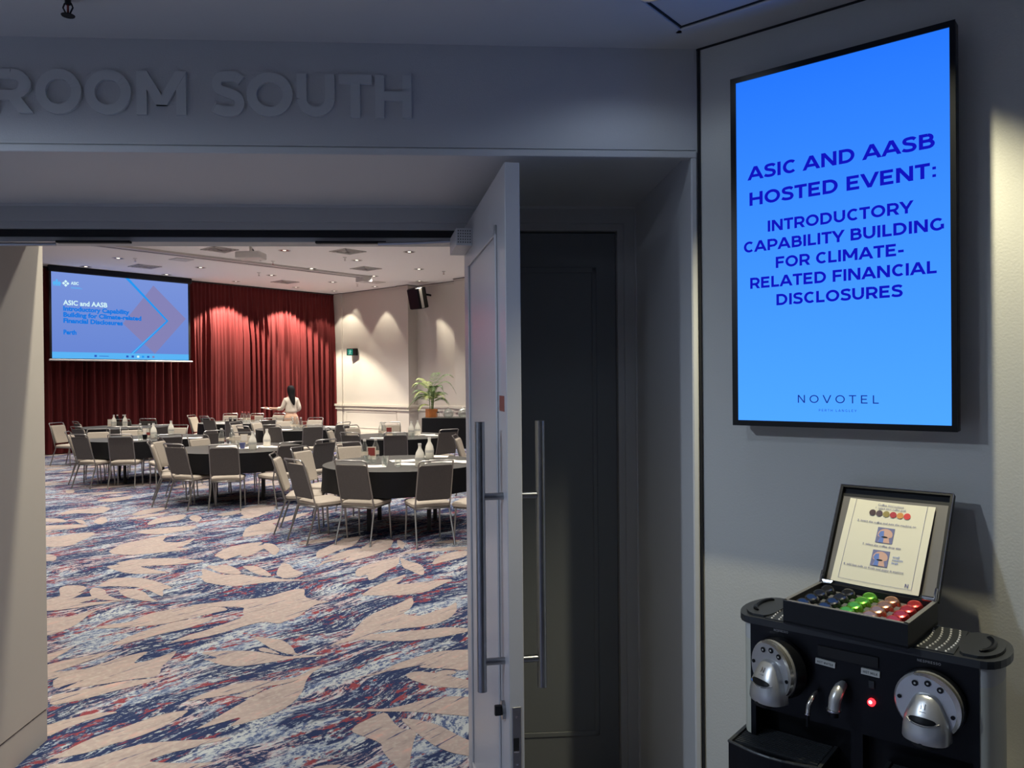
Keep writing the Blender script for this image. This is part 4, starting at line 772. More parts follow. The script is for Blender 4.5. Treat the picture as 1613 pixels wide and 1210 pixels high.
LEAVES = [[[-2.586,4.299],[-2.48,4.445],[-2.369,4.628],[-2.248,4.738],[-2.253,4.607],[-2.248,4.517],[-2.184,4.56],[-2.138,4.631],[-2.081,4.743],[-2.058,4.629],[-2.057,4.469],[-2.017,4.367],[-2.022,4.31],[-2.152,4.273],[-2.276,4.207],[-2.377,4.171],[-2.447,4.128],[-2.427,4.218],[-2.393,4.287],[-2.444,4.226],[-2.498,4.152]],[[-2.456,4.073],[-2.394,4.098],[-2.308,4.155],[-2.256,4.191],[-2.178,4.251],[-2.015,4.294],[-1.917,4.324],[-1.976,4.277],[-2.059,4.194],[-2.164,4.107],[-2.257,4.01],[-2.388,3.931]],[[-2.311,3.681],[-2.26,3.715],[-2.207,3.774],[-2.107,3.841],[-1.981,3.864],[-2.06,3.784],[-2.124,3.724],[-2.164,3.654],[-2.18,3.604],[-2.233,3.555]],[[-2.067,3.366],[-2.029,3.425],[-2.002,3.508],[-1.958,3.594],[-1.884,3.672],[-1.802,3.778],[-1.746,3.833],[-1.637,3.876],[-1.66,3.763],[-1.698,3.668],[-1.759,3.579],[-1.849,3.505],[-1.91,3.433],[-1.987,3.394]],[[-2.04,3.322],[-1.934,3.344],[-1.846,3.387],[-1.777,3.461],[-1.702,3.513],[-1.585,3.534],[-1.472,3.546],[-1.348,3.565],[-1.314,3.57],[-1.356,3.533],[-1.433,3.497],[-1.442,3.474],[-1.537,3.426],[-1.614,3.348],[-1.52,3.332],[-1.373,3.325],[-1.302,3.338],[-1.334,3.31],[-1.397,3.268],[-1.556,3.208],[-1.922,3.127]],[[-1.942,4.701],[-1.762,4.726],[-1.595,4.712],[-1.431,4.641],[-1.349,4.611],[-1.295,4.629],[-1.132,4.643],[-1.159,4.616],[-1.315,4.583],[-1.428,4.523],[-1.587,4.457],[-1.703,4.477],[-1.809,4.55],[-1.87,4.588],[-1.76,4.594]],[[-1.72,5.0],[-1.598,4.954],[-1.478,4.908],[-1.373,4.764],[-1.338,4.677],[-1.291,4.638],[-1.367,4.649],[-1.495,4.738],[-1.606,4.871]],[[-1.587,4.75],[-1.562,4.779],[-1.492,4.728],[-1.414,4.65],[-1.49,4.68],[-1.561,4.711]],[[-1.712,3.971],[-1.642,4.081],[-1.537,4.197],[-1.431,4.241],[-1.296,4.238],[-1.206,4.307],[-1.149,4.447],[-1.173,4.298],[-1.238,4.206],[-1.371,4.148],[-1.489,4.064],[-1.613,4.01]],[[-1.53,3.642],[-1.495,3.711],[-1.442,3.859],[-1.395,3.978],[-1.351,4.089],[-1.285,4.161],[-1.205,4.236],[-1.181,4.331],[-1.149,4.447],[-1.106,4.454],[-1.146,4.363],[-1.154,4.25],[-1.131,4.099],[-1.136,3.972],[-1.168,3.866],[-1.225,3.785],[-1.281,3.743],[-1.317,3.708],[-1.374,3.674],[-1.342,3.794],[-1.441,3.71]],[[-1.463,4.042],[-1.415,4.105],[-1.342,4.133],[-1.371,4.061],[-1.407,4.012]],[[-0.873,3.273],[-0.85,3.291],[-0.782,3.304],[-0.706,3.284],[-0.648,3.228],[-0.691,3.106],[-0.941,3.197]],[[-0.893,4.26],[-0.8,4.322],[-0.746,4.37],[-0.699,4.47],[-0.585,4.583],[-0.462,4.683],[-0.299,4.707],[-0.126,4.674],[-0.057,4.472],[-0.278,4.359],[-0.372,4.394],[-0.564,4.416],[-0.495,4.483],[-0.65,4.401],[-0.731,4.353],[-0.825,4.29]],[[-0.619,4.309],[-0.558,4.365],[-0.441,4.33],[-0.363,4.287],[-0.27,4.23],[-0.114,4.165],[-0.263,4.109],[-0.38,4.126],[-0.472,4.158],[-0.572,4.237]],[[-0.448,4.338],[-0.402,4.378],[-0.345,4.368],[-0.324,4.335],[-0.364,4.299],[-0.414,4.305]],[[-0.941,3.861],[-0.803,3.874],[-0.66,3.856],[-0.557,3.906],[-0.453,3.985],[-0.341,4.013],[-0.167,3.992],[-0.107,3.883],[-0.158,3.745],[-0.243,3.771],[-0.378,3.799],[-0.491,3.826],[-0.601,3.829],[-0.678,3.83],[-0.825,3.846]],[[-0.645,3.83],[-0.691,3.78],[-0.764,3.685],[-0.776,3.616],[-0.715,3.57],[-0.646,3.525],[-0.603,3.481],[-0.592,3.419],[-0.558,3.358],[-0.508,3.281],[-0.462,3.225],[-0.45,3.27],[-0.462,3.396],[-0.465,3.5],[-0.461,3.587],[-0.482,3.633],[-0.54,3.634],[-0.587,3.705]],[[-0.568,3.753],[-0.48,3.739],[-0.367,3.677],[-0.28,3.583],[-0.228,3.527],[-0.147,3.472],[-0.167,3.351],[-0.219,3.372],[-0.291,3.403],[-0.366,3.466],[-0.431,3.553],[-0.474,3.61]],[[-1.175,4.76],[-1.106,4.897],[-1.052,4.986],[-1.058,5.139],[-1.04,5.342],[-0.971,5.515],[-0.859,5.675],[-0.78,5.87],[-0.746,5.719],[-0.749,5.577],[-0.792,5.443],[-0.719,5.397],[-0.652,5.395],[-0.563,5.503],[-0.471,5.615],[-0.427,5.734],[-0.41,5.498],[-0.447,5.325],[-0.516,5.223],[-0.623,5.146],[-0.776,5.111],[-0.864,5.075],[-0.938,5.002],[-0.856,5.028],[-0.676,5.07],[-0.555,5.105],[-0.432,5.141],[-0.266,5.097],[-0.324,5.022],[-0.447,4.952],[-0.563,4.901],[-0.68,4.868],[-0.83,4.872],[-0.988,4.912],[-1.068,4.861]],[[-1.385,6.71],[-1.335,6.879],[-1.201,7.091],[-1.074,7.238],[-1.033,6.903],[-1.091,6.732],[-1.119,6.601],[-1.167,6.415],[-1.203,6.355],[-1.252,6.574],[-1.327,6.466]],[[-1.068,7.199],[-0.976,7.045],[-0.85,6.931],[-0.787,6.755],[-0.761,6.525],[-0.801,6.526],[-0.904,6.692],[-0.984,6.796]],[[-1.185,5.909],[-1.124,6.178],[-1.038,6.35],[-0.907,6.594],[-0.936,6.346],[-0.965,6.23],[-0.83,6.254],[-0.685,6.338],[-0.486,6.391],[-0.593,6.188],[-0.686,5.998],[-0.824,5.923],[-1.002,5.903],[-1.107,5.92]],[[-0.74,6.856],[-0.727,7.147],[-0.613,7.378],[-0.473,7.454],[-0.343,7.408],[-0.461,7.253],[-0.588,7.067]],[[-1.104,7.318],[-0.986,7.455],[-0.813,7.552],[-0.485,7.646],[-0.385,7.534],[-0.474,7.475],[-0.8,7.427],[-1.016,7.334]],[[-2.841,7.268],[-2.88,7.511],[-2.817,7.721],[-2.675,7.804],[-2.605,7.712],[-2.585,7.54],[-2.628,7.299],[-2.699,7.129],[-2.738,7.303]],[[-2.538,7.709],[-2.431,7.793],[-2.297,7.571],[-2.265,7.285],[-2.384,7.49]],[[-2.762,6.596],[-2.642,6.528],[-2.779,6.828],[-2.684,6.757],[-2.503,6.587],[-2.351,6.613],[-2.187,6.512],[-2.023,6.475],[-1.929,6.426],[-1.614,6.37],[-1.796,6.376],[-2.02,6.339],[-2.152,6.27],[-2.256,6.216],[-2.376,6.249],[-2.565,6.357],[-2.616,6.465]],[[-2.786,6.951],[-2.668,6.911],[-2.602,6.961],[-2.456,6.816],[-2.334,6.613],[-2.474,6.618],[-2.612,6.721]],[[-2.453,6.903],[-2.33,6.916],[-2.199,6.773],[-2.069,6.571],[-2.078,6.524],[-2.175,6.575],[-2.274,6.676]],[[-2.036,6.57],[-2.093,6.837],[-2.104,7.015],[-2.022,6.94],[-1.938,6.763],[-1.801,6.626],[-1.831,6.5],[-1.925,6.441]],[[-2.439,5.676],[-2.171,5.801],[-2.008,5.846],[-1.883,5.906],[-1.812,6.035],[-1.727,6.128],[-1.662,6.112],[-1.612,5.897],[-1.491,5.792],[-1.37,5.763],[-1.466,5.693],[-1.498,5.554],[-1.518,5.377],[-1.566,5.315],[-1.606,5.234],[-1.724,5.299],[-1.826,5.2],[-1.905,5.085],[-2.014,4.966],[-2.118,4.924],[-2.201,4.838],[-2.15,4.998],[-2.047,5.127],[-1.972,5.265],[-1.9,5.41],[-1.952,5.522],[-1.979,5.638],[-2.187,5.656]],[[-2.843,5.189],[-2.769,5.267],[-2.659,5.305],[-2.619,5.497],[-2.523,5.585],[-2.429,5.652],[-2.353,5.673],[-2.132,5.643],[-2.071,5.571],[-2.149,5.505],[-2.24,5.42],[-2.337,5.317],[-2.431,5.237],[-2.575,5.201],[-2.781,5.167]],[[-2.547,4.83],[-2.523,4.971],[-2.485,5.082],[-2.413,5.197],[-2.337,5.317],[-2.222,5.377],[-2.114,5.416],[-2.106,5.31],[-2.202,5.151],[-2.318,5.058],[-2.412,4.932],[-2.468,4.863]],[[-3.336,5.409],[-3.271,5.429],[-3.131,5.446],[-3.091,5.556],[-3.024,5.623],[-3.045,5.51],[-3.014,5.357],[-2.998,5.213],[-3.041,5.05],[-3.099,5.023]],[[-3.68,6.207],[-3.668,6.292],[-3.534,6.288],[-3.439,6.199],[-3.437,6.034],[-3.406,5.903],[-3.391,5.777],[-3.449,5.804],[-3.517,5.906],[-3.534,5.984]],[[-3.384,6.114],[-3.408,6.226],[-3.284,6.166],[-3.181,5.999],[-3.052,5.891],[-2.938,5.837],[-3.033,5.84],[-3.149,5.857],[-3.272,5.95]],[[-3.408,6.342],[-3.417,6.508],[-3.27,6.535],[-3.132,6.499],[-2.961,6.386],[-2.727,6.175],[-2.814,6.15],[-2.708,5.932],[-2.777,5.986],[-2.88,6.097],[-3.034,6.214],[-3.165,6.246],[-3.283,6.25],[-3.392,6.254]],[[-3.169,6.134],[-3.098,6.187],[-2.941,6.099],[-2.78,5.883],[-2.665,5.792],[-2.85,5.835],[-3.012,5.942]],[[-3.689,6.931],[-3.562,7.033],[-3.458,7.177],[-3.259,7.227],[-2.953,7.158],[-2.867,7.136],[-2.906,7.045],[-3.062,6.979],[-3.264,6.951],[-3.377,6.92],[-3.265,6.846],[-2.967,6.668],[-3.244,6.645],[-3.385,6.683],[-3.565,6.823]],[[-4.553,7.455],[-4.492,7.452],[-4.383,7.368],[-4.275,7.171],[-4.372,7.156]],[[-3.989,7.556],[-4.032,7.919],[-3.908,8.107],[-3.769,8.409],[-3.652,7.966],[-3.446,7.957],[-3.378,8.218],[-3.324,7.765],[-3.404,7.708],[-3.18,7.64],[-3.429,7.477],[-3.695,7.377],[-3.89,7.44]],[[-5.774,9.733],[-5.807,10.076],[-5.513,10.162],[-5.557,10.374],[-5.301,10.151],[-5.225,9.752],[-5.576,9.818],[-5.69,9.729]],[[-4.805,9.637],[-4.828,10.024],[-4.68,10.221],[-4.533,10.161],[-4.578,9.814],[-4.682,9.584]],[[-4.709,9.318],[-4.632,9.581],[-4.375,9.881],[-4.404,9.616],[-4.593,9.338]],[[-4.332,9.087],[-4.352,9.432],[-4.176,9.651],[-4.072,9.599],[-3.998,9.239],[-4.159,9.079],[-4.238,8.92]],[[-3.978,9.413],[-4.009,9.642],[-3.799,9.404],[-3.738,9.1],[-3.871,9.233]],[[-5.772,9.458],[-5.689,9.454],[-5.515,9.401],[-5.321,9.177],[-5.513,9.186],[-5.636,9.234]],[[-5.358,9.35],[-5.244,9.344],[-5.012,9.038],[-5.13,9.084]],[[-5.019,9.162],[-5.106,9.47],[-5.048,9.512],[-4.85,9.196],[-4.833,8.989]],[[-5.481,8.979],[-5.402,8.976],[-5.059,9.04],[-4.89,8.872],[-5.106,8.727],[-5.31,8.699]],[[-5.063,8.292],[-4.991,8.289],[-4.719,8.56],[-4.585,8.446],[-4.554,8.135],[-4.508,7.815],[-4.741,7.764]],[[-4.201,8.537],[-4.125,8.682],[-3.894,8.825],[-3.623,8.891],[-3.644,8.585],[-3.839,8.377],[-4.074,8.423]],[[-2.859,7.344],[-2.874,7.686],[-2.677,7.924],[-2.559,7.919],[-2.639,7.39],[-2.7,7.152]],[[-3.724,9.581],[-3.599,9.859],[-3.425,10.152],[-3.378,9.946],[-3.541,9.48]],[[-3.362,9.338],[-3.289,9.746],[-3.09,9.833],[-3.148,9.327]],[[-5.898,10.841],[-5.819,11.075],[-5.559,11.309],[-5.487,10.935],[-5.628,10.71]],[[-3.669,7.061],[-3.551,7.21],[-3.203,7.25],[-2.935,7.135],[-3.028,6.987],[-3.186,6.944],[-3.558,6.983]],[[-6.952,11.929],[-6.847,11.993],[-6.644,11.636],[-6.726,11.574]],[[-1.84,7.163],[-1.916,7.462],[-1.852,7.715],[-1.77,8.128],[-1.619,8.195],[-1.594,7.704],[-1.701,7.547],[-1.774,7.276]],[[-1.756,6.834],[-1.746,7.159],[-1.659,7.483],[-1.495,7.634],[-1.516,7.325],[-1.6,7.097],[-1.712,7.019]],[[-1.576,6.932],[-1.512,7.508],[-1.457,7.971],[-1.246,8.033],[-1.215,7.559],[-1.312,7.317],[-1.414,7.146]],[[-1.216,8.031],[-1.098,7.817],[-1.08,7.49],[-1.174,7.753]],[[-3.356,9.479],[-3.246,9.675],[-3.098,9.771],[-3.108,10.097],[-3.335,10.223],[-3.582,10.123]],[[-2.897,8.178],[-3.059,8.82],[-2.879,9.076],[-2.612,8.632],[-2.664,8.394],[-2.8,8.248]],[[-2.656,7.492],[-2.638,7.682],[-2.556,7.777],[-2.501,7.876],[-2.473,7.61],[-2.509,7.305],[-2.57,7.249]],[[-2.574,7.879],[-2.446,7.84],[-2.3,7.571],[-2.277,7.296],[-2.424,7.545]],[[-2.236,7.865],[-2.025,8.067],[-1.795,8.24],[-1.93,7.921],[-2.115,7.792]],[[-0.742,6.901],[-0.697,7.233],[-0.576,7.408],[-0.443,7.464],[-0.429,7.223],[-0.61,7.004]],[[-0.822,7.805],[-0.69,7.937],[-0.528,7.93],[-0.606,7.796]],[[-3.543,10.009],[-3.47,10.346],[-3.103,10.268],[-3.243,9.939]],[[-3.019,8.993],[-2.852,9.26],[-2.667,9.644],[-2.55,9.742],[-2.626,9.249],[-2.766,8.981]]]
# ================================================================ hall: walls, curtain
nb = MB(FW); nb.box(-12, -2.654, y0+0.12, 1.358, 0.150, 4.4)
nib = S('wall_near', nb, M['nib'])
S('baseboard_near', MB(FW).box(-12, -2.657, y0+0.12, 1.355, 0, 0.143, 0.0), M['nib'])
S('trim_10', MB(FW).box(-12, -2.662, y0+0.12, 1.350, 0.142, 0.151), M['ventdark'])
ov = MB(FW); ov.box(-2.654, -0.56, y0+0.12, 1.358, 2.46, 4.4); ov.box(-0.56, 9, 1.0, 1.358, 0, 4.4); ov.box(-0.56, -0.50, y0+0.12, 1.0, 0, 2.46)
S('wall_near', ov, M['hall_wall'])
S('wall_far', MB(CW).box(-20, 0.05, 0.16, 0.30, 0, 4.4), M['hall_wall'])
S('wall_side', MB().box(-21.6, -21.4, 0, 12, 0, 4.4), M['hall_wall'])
rwb = MB(RW)
rwb.box(-0.3, 3.43, 0.0, 0.6, 0, 4.4); rwb.box(3.43, 5.28, 0.30, 0.6, 0, 4.4); rwb.box(5.28, 14, 0.0, 0.6, 0, 4.4)
rwb.box(-0.04, 0.36, -0.05, 0.0, 0, 4.4); rwb.box(2.97, 3.43, -0.05, 0.0, 0, 4.4); rwb.box(5.28, 5.75, -0.05, 0.0, 0, 4.4)
S('wall_hall_right', rwb, M['hall_wall'])
S('wall_end', MB().box(8.4, 8.6, 3, 20, 0, 4.4), M['hall_wall'])
SEG = [(-0.04,0.36,-0.05),(0.36,2.97,0.0),(2.97,3.43,-0.05),(3.43,5.28,0.30),(5.28,5.75,-0.05),(5.75,14,0.0)]
def run(name, z0, z1, out, m, ret=True):
    b = MB(RW)
    for a, c, y in SEG: b.box(max(a, 0.06), c+(out if y < 0 else 0), y-out, y, z0, z1)
    b.box(3.43, 3.43+out, -0.05, 0.30, z0, z1)
    S(name, b, m)
run('trim_11', 0.90, 0.965, 0.07, M['trimw']); run('trim_12', 0.80, 0.90, 0.035, M['trimw'])
run('baseboard_hall', 0.0, 0.15, 0.03, M['trimw']); run('trim_13', 4.34, 4.385, 0.03, M['hall_wall']); run('trim_shadow_line', 4.385, 4.398, 0.045, M['gap'])  # topmost strip is dark for the shadow line where wall meets ceiling
# panel beads on the wainscot
pb = MB(RW)
for a, c, y in ((0.50,2.85,0.0),):
    for (p, q, r_, t_) in ((a,c,0.72,0.74),(a,c,0.24,0.26),(a,a+0.02,0.24,0.74),(c-0.02,c,0.24,0.74)): pb.box(p, q, y-0.012, y, r_, t_)
S('trim_15', pb, M['hall_wall'])
# curtain with folds
def curtain():
    random.seed(11)
    s0, s1, n = -13.5, -0.06, 2400
    zs = [0.02, 1.0, 2.0, 3.0, 3.7, 4.2, 4.37]
    ph = [random.uniform(0, 6.28) for _ in range(8)]
    xs = []
    pos = s0; folds = []
    while pos < s1: folds.append(pos); pos += random.uniform(0.10, 0.25)
    amp = [random.uniform(0.07, 0.19) for _ in folds]; b = MB(CW); rings = []
    import bisect
    for k, z in enumerate(zs):
        row = []
        for i in range(n+1):
            s = s0+(s1-s0)*i/n
            j = max(0, bisect.bisect_right(folds, s)-1); a0 = folds[j]; a1 = folds[j+1] if j+1 < len(folds) else a0+0.2
            t = (s-a0)/(a1-a0)
            big = -amp[j]*(0.5-0.5*math.cos(6.2832*t))**1.3
            small = -0.030*(0.5-0.5*math.cos(s*2*math.pi/0.115))
            w_ = min(1, max(0, (z-2.9)/1.3)); y = (big+0.014*math.sin(s*57+ph[0]+z*0.6)+0.008*math.sin(s*93+ph[1]))*(1-w_)+small*w_
            row.append((s+0.012*math.sin(s*7+z*1.7)*(1-w_), y+0.04, z))
        rings.append(row)
    N = n+1; vs = [p for r_ in rings for p in r_]; fs = [(k*N+i, k*N+i+1, (k+1)*N+i+1, (k+1)*N+i) for k in range(len(zs)-1) for i in range(n)]
    b.add(vs, fs); o = b.obj('curtain', M['curtain'], None, False, 'full height red velvet curtain in deep folds along the far wall', 'curtain')
    for p in o.data.polygons: p.use_smooth = True
    return o
curtain()
MB(CW).box(-13.5, -0.06, -0.02, 0.06, 4.365, 4.398).obj('curtain_track', M['blackmatte'], None, label='dark curtain track above the red curtain at the ceiling', cat='track')

# ================================================================ projection screen
ps = thing('projection_screen', 'projection screen with a lilac blue ASIC and AASB slide in front of the curtain', 'screen', tuple(CW @ Vector((-6.6, -0.35, 3.2))))
PS = Matrix.Translation(-ps.location) @ CW
MB(PS).box(-8.29, -4.88, -0.40, -0.30, 4.26, 4.395, 0.02).obj('casing', M['black'], ps)
MB(PS).box(-8.27, -4.92, -0.350, -0.346, 2.22, 4.27).obj('fabric', M['blackmatte'], ps)
MB(PS).tube([(-8.29,-0.35,2.215),(-4.87,-0.35,2.215)], 0.022, 10).obj('bottom_bar', M['white'], ps, True)
me = MB(CW).add([(-8.225,-0.352,2.25),(-4.975,-0.352,2.25),(-4.975,-0.352,4.25),(-8.225,-0.352,4.25)], [(0,1,2,3)]).mesh('picture', M['slide'])
po = bpy.data.objects.new('picture', me); COL.objects.link(po); po.parent = ps; po.matrix_parent_inverse = Matrix.Translation(-ps.location)
def fp(polys, y, m, nm):
    b = MB(PS)
    for p in polys: b.add([(q[0], y, q[1]) for q in p], [tuple(range(len(p)))])
    return b.obj(nm, m, ps)
fp([[(-5.88,4.13),(-5.04,3.33),(-5.86,2.40),(-6.64,3.13)]], -0.353, M['slide_diamond'], 'slide_diamond')
fp([[(-6.57,4.25),(-6.48,4.25),(-5.50,3.25),(-5.56,3.25)],[(-6.37,2.40),(-6.46,2.40),(-5.56,3.25),(-5.50,3.25)]], -0.354, M['slide_line'], 'slide_chevron')
fp([[(-6.40,2.40),(-6.44,2.40),(-5.58,3.22),(-5.55,3.25)]], -0.355, M['slide_cyan'], 'slide_chevron_edge')
fp([[(-8.225,2.25),(-4.975,2.25),(-4.975,2.40),(-8.225,2.40)]], -0.3545, M['slide_cyan'], 'slide_taskbar')
ic = []
for x in (-7.28,-6.54,-6.41,-6.28,-6.16,-6.03,-5.90): ic.append([(x-0.028,2.295),(x+0.028,2.295),(x+0.028,2.345),(x-0.028,2.345)])
ic.append([(-7.20,2.312),(-6.98,2.312),(-6.98,2.325),(-7.20,2.325)])
fp(ic[:3]+ic[5:6]+ic[7:], -0.3556, M['slide_dark'], 'slide_icon'); fp(ic[3:4], -0.3556, M['slide_white'], 'slide_icon'); fp([ic[6]], -0.3556, M['slide_diamond'], 'slide_icon'); fp([ic[4]], -0.3556, M['slide_line'], 'slide_icon')
dm = [[(-7.92+dx,4.0+dz+0.035),(-7.92+dx+0.035,4.0+dz),(-7.92+dx,4.0+dz-0.035),(-7.92+dx-0.035,4.0+dz)] for dx, dz in ((0,0.045),(0.045,0),(0,-0.045),(-0.045,0))]
fp(dm, -0.3556, M['slide_white'], 'slide_emblem')
cr_ = [[(-8.11+0.035*math.cos(R(a))-s_*0.055, 3.99+0.045*math.sin(R(a))) for a in range(0,360,45)] for s_ in (-1,0,1)]+[[(-8.14,4.03),(-8.08,4.03),(-8.095,4.08),(-8.125,4.08)],[(-8.20,3.93),(-8.02,3.93),(-8.04,3.945),(-8.18,3.945)]]
fp(cr_, -0.3556, M['slide_cyan'], 'slide_crest')
fp([[(-7.81,3.915),(-7.60,3.915),(-7.60,3.925),(-7.81,3.925)],[(-7.81,3.895),(-7.56,3.895),(-7.56,3.905),(-7.81,3.905)]], -0.3556, M['slide_cyan'], 'slide_small_print')
def fit_text(txt, x0, x1, z, size, m, bold, nm):
    me = text_mesh(txt, size, m, 'LEFT', bold)
    xs = [v.co.x for v in me.vertices]; k = (x1-x0)/(max(xs)-min(xs)); mn = min(xs)
    for v in me.vertices: v.co.x = x0+(v.co.x-mn)*k
    me.transform(PS @ Matrix.Translation((0, -0.3565, z)))
    o = bpy.data.objects.new(nm, me); link(o, ps)
fit_text('ASIC', -7.81, -7.64, 3.985, 0.095, M['slide_white'], 0.003, 'slide_text')
fit_text('ASIC and AASB', -7.98, -7.00, 3.50, 0.155, M['slide_white'], 0.004, 'slide_heading')
for tx, b_, z in (('Introductory Capability',-6.48,3.365),('Building for Climate-related',-6.19,3.225),('Financial Disclosures',-6.64,3.085),('Perth',-7.70,2.815)):
    fit_text(tx, -7.98, b_, z, 0.145, M['slide_text'], 0.007, 'slide_text')

# ================================================================ hall ceiling fittings
PLACES = ['nearest the doorway header on the left','above the middle of the hall, near the projector','right of the ceiling rail, far side','left of the projector beyond the rail']
lab_d = ['just left of the projector above the hall','right of the projector, near the doorway header','bright, at the middle of the ceiling rail','beyond the rail, above the right edge of the screen','in the second row out from the red curtain, middle','in the second row out from the red curtain, towards the right end','first on the left, over the projection screen','at the far left, right above the projection screen top','left of the curtain vent, above the screen end','nearest the open door under the header','left of the two vents near the open door','over the nearest table, right of the rail end','beyond the right end of the ceiling rail']
for i, p in enumerate(HALL_SEEN): downlight(p[0], p[1], HALL_Z, 'round ceiling light '+lab_d[i], 0.13, 'recessed ceiling lights of the hall', True)
lab_w = ['wall washer light above the red curtain, left one','wall washer light above the red curtain, middle one','wall washer light above the corner end of the red curtain','wall washer light in front of the pale wall left of the speaker','wall washer light in front of the speaker','wall washer light near the door side of the pale wall']
for i, (p, e, s_) in enumerate(WASH[:5]): downlight(p[0], p[1], HALL_Z, lab_w[i], 0.11, None, True)
def vent(x, y, w_, label):
    t = thing('ceiling_vent', label, 'vent', (x, y, HALL_Z), math.atan2(0.764, 0.645))
    MB().box(-w_/2, w_/2, -w_/2, w_/2, -0.004, 0).obj('backing', M['ventdark'], t)
    def fr_(h, tk, z0, z1):
        b = MB()
        for a in ((-h,h,-h,-h+tk),(-h,h,h-tk,h),(-h,-h+tk,-h,h),(h-tk,h,-h,h)): b.box(*a, z0, z1)
        return b
    fr_(w_/2, 0.03, -0.014, 0).obj('frame', M['offwhite'], t)
    for k in (0.38, 0.27, 0.16): fr_(w_*k, 0.018, -0.020, -0.006).obj('louvre', M['offwhite'], t)
    return t
for x, y, l in ((-6.0,15.86,'square ceiling vent next to the projector'),(-6.19,21.06,'square ceiling vent close to the red curtain'),(-3.44,16.23,'square ceiling vent nearest the open door, under the header'),(-3.53,18.72,'square ceiling vent at the right end of the rail'),(-8.59,18.06,'square ceiling vent above the projection screen')): vent(x, y, 0.55, l)
for x, y, l in ((-7.32,17.1,'flat grey ceiling plate above the projection screen'),(-3.75,21.32,'flat grey ceiling plate left of the speaker')):
    t = MB().box(-0.2,0.2,-0.2,0.2,-0.012,0,0.01).obj('ceiling_plate', M['offwhite'], None, label=l, cat='ceiling plate'); t.location = (x, y, HALL_Z); t.rotation_euler = (0,0,0.87)
for x, y, l in ((-6.31,19.26,'pendant sprinkler in front of the curtain, middle'),(-5.4,17.46,'pendant sprinkler at the rail right of the projector'),(-3.67,17.01,'pendant sprinkler between the two right hand vents'),(-4.32,21.6,'pendant sprinkler near the hall corner'),(-1.69,19.32,'pendant sprinkler nearest the open door'),(-8.25,16.9,'pendant sprinkler above the projection screen')): sprinkler(x, y, HALL_Z, l, 1.5)
rl = thing('ceiling_rail', 'long pale partition rail running along the hall ceiling', 'rail', (-6.0, 17.5, HALL_Z), math.atan2(0.764, 0.645))
MB().box(-4.0, 3.3, -0.14, 0.14, -0.05, 0, 0.01).obj('rail_body', M['offwhite'], rl)
MB().box(-4.0, 3.3, -0.02, 0.02, -0.055, -0.048).obj('slot', M['ventdark'], rl)
MB().box(3.2, 3.5, -0.16, 0.16, -0.16, -0.0, 0.02).obj('end_block', M['offwhite'], rl)
pj = thing('projector', 'white ceiling projector with grilled side hanging near the rail', 'projector', (-5.1, 15.1, HALL_Z), math.atan2(0.764, 0.645)-0.9)
MB().box(-0.25, 0.25, -0.20, 0.20, -0.33, -0.20, 0.03).obj('body', M['white'], pj)
b = MB()
for i in range(7): b.box(-0.256, -0.248, -0.15+i*0.044, -0.13+i*0.044, -0.31, -0.23)
b.obj('grille', M['ventdark'], pj, kind='stuff')
MB().tube([(0.1,0.20,-0.28),(0.1,0.235,-0.28)], 0.05, 16).obj('lens', M['black'], pj, True)
MB().tube([(0,0,-0.20),(0,0,0)], 0.03, 10).obj('mount_pole', M['white'], pj, True)
MB().tube([(0.06,0.05,-0.20),(-0.05,0.05,-0.02)], 0.012, 6).obj('cable', M['blackmatte'], pj, True)

# speaker, exit sign
sp_ = thing('wall_speaker', 'black loudspeaker tilted down high on the pale wall', 'speaker', tuple(RW @ Vector((4.05, -0.25, 3.95))))
SF_ = Matrix.Translation((0,0,0)) @ frame((0,0,0),(0.80,-0.60,0)) @ Matrix.Rotation(R(14), 4, 'X')
MB(SF_).box(-0.22, 0.22, -0.14, 0.18, -0.29, 0.29, 0.03).obj('cabinet', M['blackmatte'], sp_)
MB(SF_).box(-0.20, 0.20, -0.165, -0.14, -0.27, 0.27, 0.01).obj('grille', M['black'], sp_)
MB(SF_).box(0.221, 0.228, -0.12, -0.02, -0.27, 0.27).obj('side_trim', M['offwhite'], sp_)
MB(SF_).tube([(0,0.18,0.1),(0.05,0.5,0.0)], 0.03, 8).obj('bracket', M['black'], sp_, True)
ex = thing('exit_sign', 'small green running man exit sign projecting from the pale wall', 'sign', tuple(RW @ Vector((1.0, -0.12, 2.55))))
EF = frame((0,0,0),(0.93,-0.37,0)) 
MB(EF).box(-0.19, 0.13, -0.05, 0.08, -0.10, 0.11, 0.008).obj('case', M['black'], ex)
MB(EF).box(-0.155, 0.03, -0.052, -0.050, -0.085, 0.085).obj('face', M['exit'], ex)
b = MB(EF); yy = -0.0535
b.add([(-0.065,yy,0.05),(-0.045,yy,0.05),(-0.045,yy,0.072),(-0.065,yy,0.072)],[(0,1,2,3)])
for p in ([(-0.075,0.045),(-0.04,0.04),(-0.045,-0.01),(-0.075,-0.005)],[(-0.075,-0.005),(-0.055,-0.01),(-0.09,-0.075),(-0.11,-0.07)],[(-0.06,-0.005),(-0.045,-0.01),(-0.02,-0.07),(-0.035,-0.075)],[(-0.08,0.04),(-0.07,0.045),(-0.105,0.0),(-0.115,0.005)],[(-0.045,0.04),(-0.04,0.03),(-0.01,0.005),(-0.005,0.015)]):
    b.add([(q[0], yy, q[1]) for q in p], [(0,1,2,3)])
b.obj('running_figure', M['exitw'], ex)

